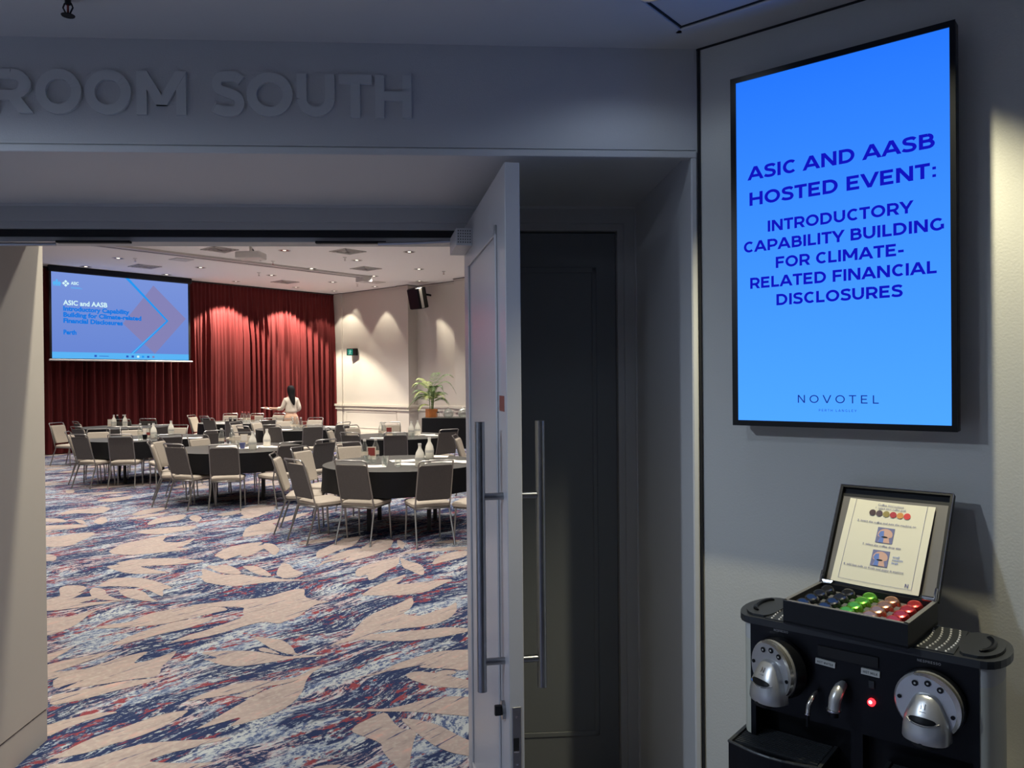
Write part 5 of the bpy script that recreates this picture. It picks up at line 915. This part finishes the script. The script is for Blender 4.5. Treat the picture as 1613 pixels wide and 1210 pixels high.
# ================================================================ carpet leaf motifs (flat woven pattern)
def chaikin(p):
    o = []
    for i in range(len(p)):
        a, c = p[i], p[(i+1) % len(p)]
        o.append((a[0]*0.8+c[0]*0.2, a[1]*0.8+c[1]*0.2)); o.append((a[0]*0.2+c[0]*0.8, a[1]*0.2+c[1]*0.8))
    return o
from mathutils.geometry import tessellate_polygon
lm = MB(); kz = 0
for pl in LEAVES:
    q = chaikin(pl); kz += 1; z = 0.0010+0.00002*kz
    tris = tessellate_polygon([[Vector((a[0], a[1], 0)) for a in q]])
    lm.add([(a[0], a[1], z) for a in q], [tuple(t) for t in tris])
# the same motif repeated over the far and unseen parts of the carpet
random.seed(5)
def leafblade(x, y, ang, L_, W2):
    pts = [(0,0),(0.15,0.45),(0.4,1.0),(0.65,0.85),(0.85,0.4),(1.0,0.0),(0.85,-0.3),(0.6,-0.7),(0.35,-0.8),(0.12,-0.35)]
    c, s = math.cos(ang), math.sin(ang)
    return [(x+c*p[0]*L_-s*p[1]*W2, y+s*p[0]*L_+c*p[1]*W2) for p in pts]
for i in range(420):
    x = random.uniform(-14, 4); y = random.uniform(4, 23)
    if y < 11.2 and -0.62*y < x < -0.05*y: continue
    a0 = R(52)+random.choice((0, math.pi))+random.uniform(-0.25, 0.25)
    for k in range(random.choice((2,3,3))):
        q = leafblade(x, y, a0+(k-1)*0.38+random.uniform(-0.08,0.08), random.uniform(0.45,0.85), random.uniform(0.06,0.12)); kz += 1
        tris = tessellate_polygon([[Vector((a[0], a[1], 0)) for a in q]]); z = 0.0010+0.000002*kz
        lm.add([(a[0], a[1], z) for a in q], [tuple(t) for t in tris])
lm.obj('leaf_motif', M['leafpat'], fl, kind='stuff', label='beige leaf pattern woven in the carpet')

# ================================================================ chairs
ch = thing('banquet_chair', '', 'chair', (0,0,0), 0, 'banquet chairs around the round tables')
def seat_mb():
    def ring(i, z): return [(p[0], p[1], z) for p in rrect(-0.200+i, 0.200-i, -0.175+i, 0.215-i, 0.05, 3)]
    return MB().loft([ring(0.012,0.378), ring(0.0,0.386), ring(0.0,0.412), ring(0.012,0.424), ring(0.05,0.432)])
seat_mb().obj('seat', M['beige'], ch, True)
b = MB()
for s_ in (-1,1): b.tube([(0.178*s_,-0.185,0.370),(0.178*s_,0.190,0.370)], 0.010, 6)
b.tube([(-0.178,-0.180,0.370),(0.178,-0.180,0.370)], 0.012, 6); b.tube([(-0.178,0.17,0.370),(0.178,0.17,0.370)], 0.010, 6)
b.obj('seat_frame', M['chairsteel'], ch, True)
lean = lambda z: -0.185-(z-0.40)*0.30
def backring(y_off, wt, wb, z0, z1, r_, th_):
    pr = []
    for (x, z) in rrect(-1, 1, z0, z1, 0.0001, 1): pass
    return None
def panel(wt, wb, z0, z1, off, th_, rad):
    out = rrect(-1, 1, 0, 1, 0.12, 3); b = MB()
    def ring(d, sc):
        r_ = []
        for x, t in out:
            tt = 0.5+(t-0.5)*sc; z = z0+(z1-z0)*tt; w_ = (wb+(wt-wb)*tt)*sc
            r_.append((x*w_, lean(z)+d+0.018*(1-x*x)*-1+0.0, z))
        return r_
    return b.loft([ring(off, 0.97), ring(off+0.004, 1.0), ring(off+th_-0.006, 1.0), ring(off+th_, 0.94)])
panel(0.172, 0.178, 0.455, 0.815, -0.012, 0.016, 0.03).obj('backrest', M['charcoal'], ch, True)
panel(0.170, 0.150, 0.460, 0.812, 0.004, 0.032, 0.04).obj('back_cushion', M['beige'], ch, True)
b = MB()
b.tube([(0.180,-0.178,0.375),(0.180,lean(0.45),0.45),(0.176,lean(0.82),0.82),(0.172,lean(0.86)-0.012,0.852),(0.150,lean(0.86)-0.022,0.862),(-0.150,lean(0.86)-0.022,0.862),(-0.172,lean(0.86)-0.012,0.852),(-0.176,lean(0.82),0.82),(-0.180,lean(0.45),0.45),(-0.180,-0.178,0.375)], 0.0085, 8)
b.obj('back_frame', M['chairsteel'], ch, True)
for s_ in (-1,1):
    MB().tube([(0.178*s_,0.165,0.378),(0.186*s_,0.185,0.02),(0.186*s_,0.186,0.0)], [0.0105,0.009,0.011], 8).obj('leg', M['chairsteel'], ch, True)
    MB().tube([(0.178*s_,-0.165,0.378),(0.196*s_,-0.290,0.02),(0.196*s_,-0.296,0.0)], [0.0105,0.009,0.011], 8).obj('leg', M['chairsteel'], ch, True)
parts = [o for o in bpy.data.objects if o.parent == ch]
for i, (x, y, a, lab) in enumerate(CHAIRS):
    if i == 0: ch.location = (x, y, 0); ch.rotation_euler = (0,0,R(a)); ch['label'] = lab
    else: dup(ch, [(p, []) for p in parts], (x, y, 0), R(a), lab)

# ================================================================ round tables with black cloths
TB = [(-1.26,8.82,0.90,'nearest round banquet table, with pale papers and two white bottles'),
      (-3.93,11.03,0.90,'round banquet table with the upright cream menu card, middle left'),
      (-6.35,13.25,0.95,'round banquet table with the red-labelled bottle, at the left'),
      (-1.95,13.15,0.90,'round banquet table in front of the black buffet'),
      (-4.27,15.6,0.90,'round banquet table just in front of the woman'),
      (-8.43,16.7,0.90,'round banquet table below the projection screen at the dark curtain'),
      (-6.44,18.25,0.95,'farthest round banquet table, by the red curtain, with red capped bottles')]
CLAB = ['black cloth on the nearest round table','black cloth on the round table with the menu card','black cloth on the left round table with the red-labelled bottle','black cloth on the round table before the black buffet','black cloth on the round table in front of the woman','black cloth on the round table below the projection screen','black cloth on the farthest round table by the red curtain']
for i, (x, y, r, lab) in enumerate(TB):
    t = thing('round_table', lab, 'table', (x, y, 0), R(17*i), 'round banquet tables')
    MB().lathe([(r-0.012,0.695),(r-0.008,0.712)], n=40).obj('tabletop', M['tableleg'], t)
    for k in range(4):
        a = R(45+90*k); c, s_ = math.cos(a)*r*0.52, math.sin(a)*r*0.52
        MB().box(c-0.022, c+0.022, s_-0.022, s_+0.022, 0, 0.695).obj('leg', M['tableleg'], t)
    n = 64; b = MB(); rings = []
    for rr, z, wv in ((r*0.4,0.7150,0),(r-0.004,0.7150,0),(r,0.7125,0)): rings.append([(rr*math.cos(6.28318*j/n), rr*math.sin(6.28318*j/n), z) for j in range(n)])
    cl = thing('tablecloth', CLAB[i], 'tablecloth', (x, y, 0), 0, 'black tablecloths on the round tables')
    bt = MB(); bt.add([(p[0],p[1],p[2]) for p in rings[0]], [tuple(range(n))]); bt.loft(rings, False); bt.obj('cloth_top', M['cloth_lit'], cl, False)
    rg2 = [rings[-1]]
    for z, kf in ((0.68,0.004),(0.58,0.012),(0.445,0.022)):
        rg2.append([((r+kf*(0.3+math.sin(j*6.28318/n*11+i)))*math.cos(6.28318*j/n), (r+kf*(0.3+math.sin(j*6.28318/n*11+i)))*math.sin(6.28318*j/n), z) for j in range(n)])
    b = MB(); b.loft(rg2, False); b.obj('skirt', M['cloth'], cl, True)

# ================================================================ table ware
def bottle(nm, body_m, cap_m, label_m, prof):
    t = thing(nm, '', 'bottle'); MB().lathe(prof, n=14).obj('body', body_m, t, True)
    zt_ = prof[-1][1]; MB().lathe([(prof[-1][0]+0.003,zt_-0.012),(prof[-1][0]+0.003,zt_+0.012)], n=12).obj('cap', cap_m, t, True)
    if label_m:
        r_ = max(p[0] for p in prof)+0.0006; MB().lathe([(r_,0.055),(r_,0.10)] if label_m is not M['stick'] else [(r_,0.075),(r_,0.105)], n=14, cap=False).obj('label', label_m, t, True)
    return t
slim = [(0.038,0.0),(0.042,0.01),(0.042,0.12),(0.037,0.155),(0.019,0.20),(0.0155,0.235)]
broad = [(0.046,0.0),(0.052,0.012),(0.053,0.11),(0.044,0.155),(0.019,0.205),(0.0165,0.245)]
def card(nm, m, m2):
    t = thing(nm, '', 'card'); MB().box(-0.055,0.055,-0.004,0.004,0.0,0.15).obj('board', m, t)
    MB().box(-0.044,0.044,-0.006,-0.004,0.045,0.14).obj('print', m2, t)
    MB().box(-0.05,0.05,-0.02,0.02,0.0,0.008).obj('foot', m, t); return t
def glass(nm, m):
    t = thing(nm, '', 'glass')
    MB().loft([[(rr*math.cos(6.28318*k/14), rr*math.sin(6.28318*k/14), z) for k in range(14)] for rr, z in ((0.030,0.0),(0.036,0.085),(0.033,0.085),(0.027,0.008))]).obj('bowl', m, t, True); return t
def cup(nm, m):
    t = thing(nm, '', 'cup'); MB().lathe([(0.028,0.0),(0.040,0.06),(0.042,0.09)], n=14).obj('bowl', m, t, True)
    MB().lathe([(0.065,0.0),(0.07,0.008)], n=16).obj('saucer', M['white'], t, True)
    return t
PROTO = {'clear_bottle': lambda: bottle('glass_bottle', M['glass'], M['white'], M['label'], slim), 'white_bottle': lambda: bottle('white_bottle', M['milk'], M['white'], M['stick'], broad),
         'dark_bottle': lambda: bottle('dark_bottle', M['black'], M['white'], None, slim), 'red_bottle': lambda: bottle('red_label_bottle', M['glass'], M['white'], M['redprint'], slim),
         'red_cap_bottle': lambda: bottle('glass_bottle', M['glass'], M['capred'], M['label'], slim), 'red_card': lambda: card('table_card', M['label'], M['redprint']),
         'menu_card': lambda: card('menu_card', M['label'], M['paper']), 'tumbler': lambda: glass('tumbler', M['glass']), 'blue_cup': lambda: cup('cup', M['bluecup']), 'dark_cup': lambda: cup('cup', M['black'])}
GR = {'clear_bottle':'clear glass bottles on the tables','white_bottle':'white bottles on the tables','dark_bottle':'dark bottles on the tables','red_cap_bottle':'red capped bottles on the farthest table','tumbler':'tumblers on the tables','red_card':'printed table cards','menu_card':'menu cards','dark_cup':'dark cups'}
made = {}
TOPZ = 0.7153
for x, y, k, lab in ITEMS:
    rz = math.atan2(-x, y)+R({'menu_card':8,'red_card':-10}.get(k, 0))
    if k not in made:
        r_ = PROTO[k](); made[k] = (r_, [(p, []) for p in bpy.data.objects if p.parent == r_]); r_.location = (x, y, TOPZ); r_.rotation_euler = (0,0,rz); r_['label'] = lab
        if k in GR: r_['group'] = GR[k]
    else: dup(made[k][0], made[k][1], (x, y, TOPZ), rz, lab, GR.get(k))
for i, (x, y, a, lab) in enumerate(SHEETS):
    random.seed(i); w_, h_ = 0.30, 0.21
    b = MB()
    for k in range(2 if i % 3 else 3):
        c = R(random.uniform(-9, 9)); F_ = Matrix.Rotation(c, 4, 'Z') @ Matrix.Translation((random.uniform(-0.03,0.03), random.uniform(-0.02,0.02), 0))
        b.fr = F_; m_ = 6; z = 0.001+0.0016*k
        b.loft([[(-w_/2+w_*j/m_, yy_, z+0.003*(1+math.sin(j*1.3+i))*(0.3+0.7*(yy_>0))) for j in range(m_+1)]+[(-w_/2+w_*j/m_, yy_, z+0.0008+0.003*(1+math.sin(j*1.3+i))*(0.3+0.7*(yy_>0))) for j in range(m_, -1, -1)] for yy_ in (-h_/2, h_/2)])
    o = b.obj('paper_sheet', M['paper'], None, label=lab, cat='paper', group='white papers on the tables'); o.location = (x, y, TOPZ); o.rotation_euler = (0,0,R(a))

# ================================================================ buffet table, palm, jugs
bf = thing('buffet_table', 'long buffet table under a black cloth by the pale wall', 'table', (-0.9, 19.0, 0), R(-4))
MB().box(-1.25, 1.9, -0.36, 0.36, 0.705, 0.735).obj('tabletop', M['tableleg'], bf)
for sx in (-1.2, 1.85):
    for sy in (-0.3, 0.3): MB().box(sx-0.02, sx+0.02, sy-0.02, sy+0.02, 0, 0.705).obj('leg', M['tableleg'], bf)
bc = thing('buffet_cloth', 'black floor length cloth over the buffet table', 'tablecloth', (-0.9, 19.0, 0), R(-4))
MB().box(-1.28, 1.93, -0.385, 0.385, 0.736, 0.748, 0.004).obj('cloth_top', M['cloth_lit'], bc)
b = MB(); pts = []
for (x0_, y0_, x1_, y1_) in ((-1.28,-0.385,1.93,-0.385),(1.93,-0.385,1.93,0.385),(1.93,0.385,-1.28,0.385),(-1.28,0.385,-1.28,-0.385)):
    L_ = math.hypot(x1_-x0_, y1_-y0_); n = int(L_/0.08)
    for j in range(n): pts.append((x0_+(x1_-x0_)*j/n, y0_+(y1_-y0_)*j/n))
def fold(j): return 0.006*math.sin(j*1.9)
b.loft([[(p[0], p[1], 0.742) for p in pts], [(p[0]*(1+0.004), p[1]*(1+fold(j)*1.5+0.02), 0.01) for j, p in enumerate(pts)]], False)
b.obj('skirt', M['cloth'], bc, True)
BZ = 0.7485
pt = thing('potted_palm', 'palm with arching fronds in a square orange wooden planter on the buffet', 'potted plant', (-2.0, 19.05, BZ), R(28))
b = MB(); b.box(-0.115, 0.115, -0.115, 0.115, 0, 0.20); b.obj('planter', M['wood'], pt)
e = MB(); e.box(-0.12,0.12,-0.12,-0.105,0.19,0.205); e.box(-0.12,0.12,0.105,0.12,0.19,0.205); e.box(-0.12,-0.105,-0.12,0.12,0.19,0.205); e.box(0.105,0.12,-0.12,0.12,0.19,0.205); e.obj('planter_rim', M['wood'], pt)
MB().box(-0.104,0.104,-0.104,0.104,0.19,0.197).obj('soil', M['gap'], pt)
random.seed(21)
for k, (dx, dy) in enumerate(((0,0),(0.04,0.02),(-0.035,0.01),(0.01,-0.03),(0.03,-0.02))):
    MB().tube([(dx,dy,0.18),(dx*1.5,dy*1.5,0.45),(dx*2.2,dy*2.2,0.72)], [0.011,0.009,0.006], 7).obj('stem', M['green'], pt, True)
FR = [ # azimuth (0 = +x of the picture), base height, length, rise, droop, colour
 (5,0.62,0.62,0.42,0.34,'green'),(20,0.68,0.55,0.46,0.05,'green'),(75,0.66,0.45,0.50,0.0,'green'),(165,0.62,0.50,0.32,0.10,'palegreen'),(150,0.66,0.42,0.36,0.02,'palegreen'),
 (195,0.52,0.45,0.10,0.10,'green'),(180,0.38,0.60,0.20,0.30,'green'),(120,0.60,0.35,0.32,0.0,'palegreen'),(340,0.36,0.48,0.18,0.16,'green'),(15,0.30,0.38,0.26,0.12,'green'),(250,0.40,0.35,0.20,0.10,'palegreen'),(290,0.55,0.35,0.30,0.10,'green'),(210,0.25,0.36,0.14,0.16,'palegreen'),(100,0.45,0.35,0.25,0.05,'green')]
random.seed(33)
FR += [(random.uniform(0,360), random.uniform(0.30,0.62), random.uniform(0.28,0.48), random.uniform(0.15,0.40), random.uniform(0.02,0.2), random.choice(('green','green','palegreen'))) for _ in range(12)]
for az, zb_, L_, rise, droop, mk in FR:
    a = R(az-28); dx, dy = math.cos(a), math.sin(a); n = 9; P_ = []
    for j in range(n+1):
        t_ = j/n; P_.append(Vector((dx*L_*t_*0.95, dy*L_*t_*0.95, zb_+rise*math.sin(t_*1.9)*0.9-droop*t_**3)))
    b = MB(); b.tube(P_, [0.005*(1-0.7*j/n) for j in range(n+1)], 5)
    for j in range(2, n+1):
        p = P_[j]; d = (P_[j]-P_[j-1]).normalized(); side = Vector((-dy, dx, 0))
        for s_ in (-1, 1):
            for sub in (0, 0.5):
                q0 = p-d*(sub*L_/n); l_ = 0.20*(1-0.45*abs(j/n-0.5)*2)
                tip = q0+(d*0.75+side*s_*0.62+Vector((0,0,-0.42))).normalized()*l_; mid = q0+(tip-q0)*0.5+Vector((0,0,0.016)); w2 = d*0.0085
                b.add([tuple(q0-w2*0.5),tuple(q0+w2*0.5),tuple(mid+w2),tuple(tip),tuple(mid-w2)], [(0,1,2,4),(4,2,3)])
    b.obj('frond', M[mk], pt)
def jug(x, y, lab):
    t = thing('glass_dome', lab, 'glass dome', (x, y, BZ))
    b = MB(); n = 18
    b.loft([[(rr*math.cos(6.28318*k/n), rr*math.sin(6.28318*k/n), z) for k in range(n)] for rr, z in ((0.10,0.006),(0.125,0.05),(0.125,0.12),(0.08,0.19),(0.03,0.215),(0.026,0.215),(0.075,0.186),(0.120,0.12),(0.120,0.05),(0.096,0.010))]); b.obj('dome', M['glass'], t, True)
    MB().lathe([(0.10,0.0),(0.105,0.006)], n=20).obj('base', M['chrome'], t, True)
    MB().lathe([(0.012,0.215),(0.02,0.232),(0.008,0.245)], n=12).obj('knob', M['glass'], t, True)
jug(-1.58, 18.98, 'clear glass dome beside the palm planter on the buffet'); jug(-1.22, 19.05, 'clear glass dome at the right end of the buffet by the door')
t = thing('glass_jar', 'small dark ended glass jar between the planter and the dome', 'jar', (-1.83, 18.9, BZ)); MB().lathe([(0.035,0),(0.04,0.1),(0.03,0.12)], n=14).obj('body', M['glass'], t, True); MB().lathe([(0.032,0.12),(0.032,0.14)], n=14).obj('lid', M['blackmatte'], t, True)

# ================================================================ the woman
def skin_mesh(name, verts, edges, radii, m, parent, sub=2, root=0):
    me = bpy.data.meshes.new(name); me.from_pydata(verts, edges, []); o = bpy.data.objects.new(name, me); COL.objects.link(o)
    s = o.modifiers.new('s', 'SKIN'); sv = me.skin_vertices[0].data
    for i, r_ in enumerate(radii): sv[i].radius = r_ if isinstance(r_, tuple) else (r_, r_); sv[i].use_root = (i == root)
    s.use_smooth_shade = True
    sb = o.modifiers.new('b', 'SUBSURF'); sb.levels = sub
    dg = bpy.context.evaluated_depsgraph_get(); dg.update()
    m2 = bpy.data.meshes.new_from_object(o.evaluated_get(dg)); bpy.data.objects.remove(o)
    m2.materials.clear(); m2.materials.append(m)
    for p in m2.polygons: p.use_smooth = True
    q = bpy.data.objects.new(name, m2); return link(q, parent)
pw = thing('person', 'woman with long black hair in a cream blouse, seen from behind, holding out papers', 'person', (-5.02, 17.45, 0), R(28))
# local: +y = the way she faces (away from the camera), x = her right
V_ = [(0,0,0.86),(0,0.01,1.00),(0,0.0,1.16),(0,-0.01,1.27),(0,0.0,1.335),(0,0.015,1.40),(0,0.02,1.47),
      (0.13,-0.01,1.250),(0.185,-0.03,1.04),(0.06,0.14,0.99),(0.0,0.20,1.0),
      (-0.13,-0.01,1.250),(-0.19,0.02,1.05),(-0.34,0.20,1.05),(-0.43,0.30,1.065),
      (0.085,0,0.80),(0.09,0.01,0.46),(0.095,0.0,0.09),(0.10,0.10,0.035),(-0.085,0,0.80),(-0.10,0.02,0.46),(-0.11,0.0,0.09),(-0.115,0.10,0.035)]
E_ = [(0,1),(1,2),(2,3),(3,4),(4,5),(5,6),(3,7),(7,8),(8,9),(9,10),(3,11),(11,12),(12,13),(13,14),(0,15),(15,16),(16,17),(17,18),(0,19),(19,20),(20,21),(21,22)]
Rd = [(0.13,0.09),(0.105,0.08),(0.12,0.085),(0.11,0.075),0.045,0.075,0.085,0.048,0.038,0.030,0.022,0.048,0.038,0.030,0.022,0.085,0.055,0.038,0.03,0.085,0.055,0.038,0.03]
body = skin_mesh('body', V_, E_, Rd, M['skin'], pw)
def hand(base, dirv, side):
    d = Vector(dirv).normalized(); s_ = Vector(side).normalized(); bv = Vector(base); vs = [tuple(bv), tuple(bv+d*0.045)]; es = [(0,1)]; rr = [0.020, 0.026]
    for i, (o_, l_) in enumerate(((-0.026,0.060),(-0.009,0.070),(0.009,0.066),(0.026,0.052))):
        k = len(vs); b0 = bv+d*0.060+s_*o_; vs += [tuple(b0), tuple(b0+d*l_*0.55+Vector((0,0,-0.006))), tuple(b0+d*l_*0.9+Vector((0,0,-0.022)))]; es += [(1,k),(k,k+1),(k+1,k+2)]; rr += [0.0095,0.0085,0.007]
    k = len(vs); vs += [tuple(bv+d*0.03+s_*-0.032), tuple(bv+d*0.055+s_*-0.046)]; es += [(1,k),(k,k+1)]; rr += [0.010,0.008]
    return skin_mesh('hand', vs, es, rr, M['skin'], pw, 1)
hand((-0.45,0.345,1.075), (-0.6,0.75,-0.05), (0.75,0.6,0)); hand((-0.01,0.205,1.0), (-0.8,0.5,-0.1), (0.5,0.8,0))
skin_mesh('blouse', [(0,0,0.93),(0,0.01,1.02),(0,0.0,1.16),(0,-0.01,1.265),(0,0,1.30),(0.125,-0.01,1.245),(0.188,-0.03,1.04),(0.07,0.13,0.99),(-0.125,-0.01,1.245),(-0.192,0.02,1.05),(-0.28,0.13,1.05)],
          [(0,1),(1,2),(2,3),(3,4),(3,5),(5,6),(6,7),(3,8),(8,9),(9,10)], [(0.15,0.11),(0.14,0.105),(0.145,0.10),(0.13,0.09),0.06,0.062,0.055,0.046,0.062,0.055,0.046], M['blouse'], pw)
skin_mesh('trousers', [(0,0,0.86),(0,0,0.97),(0.09,0,0.78),(0.095,0.01,0.46),(0.098,0.0,0.12),(-0.09,0,0.78),(-0.10,0.02,0.46),(-0.11,0.0,0.12)], [(0,1),(0,2),(2,3),(3,4),(0,5),(5,6),(6,7)],
          [(0.155,0.125),(0.13,0.10),0.10,0.075,0.065,0.10,0.075,0.065], M['trouser'], pw)
hr = []
for z, rx, ry, cx_, cy_ in ((1.578,0.020,0.022,0,0.005),(1.570,0.045,0.050,0,0.004),(1.550,0.066,0.074,0,0.0),(1.520,0.081,0.088,0,-0.004),(1.480,0.088,0.088,0,-0.014),(1.440,0.087,0.080,0,-0.022),(1.400,0.082,0.066,0.002,-0.036),(1.350,0.075,0.050,0.005,-0.055),(1.290,0.064,0.036,0.012,-0.082),(1.220,0.050,0.026,0.024,-0.100),(1.160,0.030,0.016,0.036,-0.106),(1.125,0.008,0.006,0.042,-0.106)):
    hr.append([(cx_+rx*math.cos(R(a)), cy_+ry*math.sin(R(a)), z) for a in range(0,360,20)])
MB().loft(hr[::-1]).obj('hair', M['hair'], pw, True)
for sx in (0.10,-0.113): MB().loft([[(sx+a*0.045*k, 0.03+c*0.13*k2, z) for a, c in ((-0.7,-1),(0.7,-1),(1,-0.3),(0.9,0.6),(0,1),(-0.9,0.6),(-1,-0.3))] for k, k2, z in ((1,1,0.0),(1,1,0.03),(0.7,0.75,0.075))]).obj('shoe', M['black'], pw, True)
fc = skin_mesh('face', [(0,0.105,1.455),(0,0.122,1.435)], [(0,1)], [0.012,0.010], M['skin'], pw, 1)
for sx in (-0.035,0.035): MB().lathe([(0.006,-0.004),(0.010,0.0),(0.006,0.004)], (sx,0.098,1.462), 10).obj('eye', M['hair'], pw, True)
MB().box(-0.025,0.025,0.090,0.103,1.405,1.413,0.002).obj('mouth', M['redprint'], pw)
pb_ = MB(); 
F_ = Matrix.Translation((-5.02,17.45,0)) @ Matrix.Rotation(R(28),4,'Z')
o = MB().box(-0.15,0.15,-0.10,0.10,0,0.012,0.002).obj('paper_bundle', M['paper'], None, label='pale bundle of papers held out by the woman', cat='paper')
o.matrix_world = F_ @ Matrix.Translation((-0.42,0.40,1.045)) @ Matrix.Rotation(R(-50),4,'Z') @ Matrix.Rotation(R(8),4,'Y')
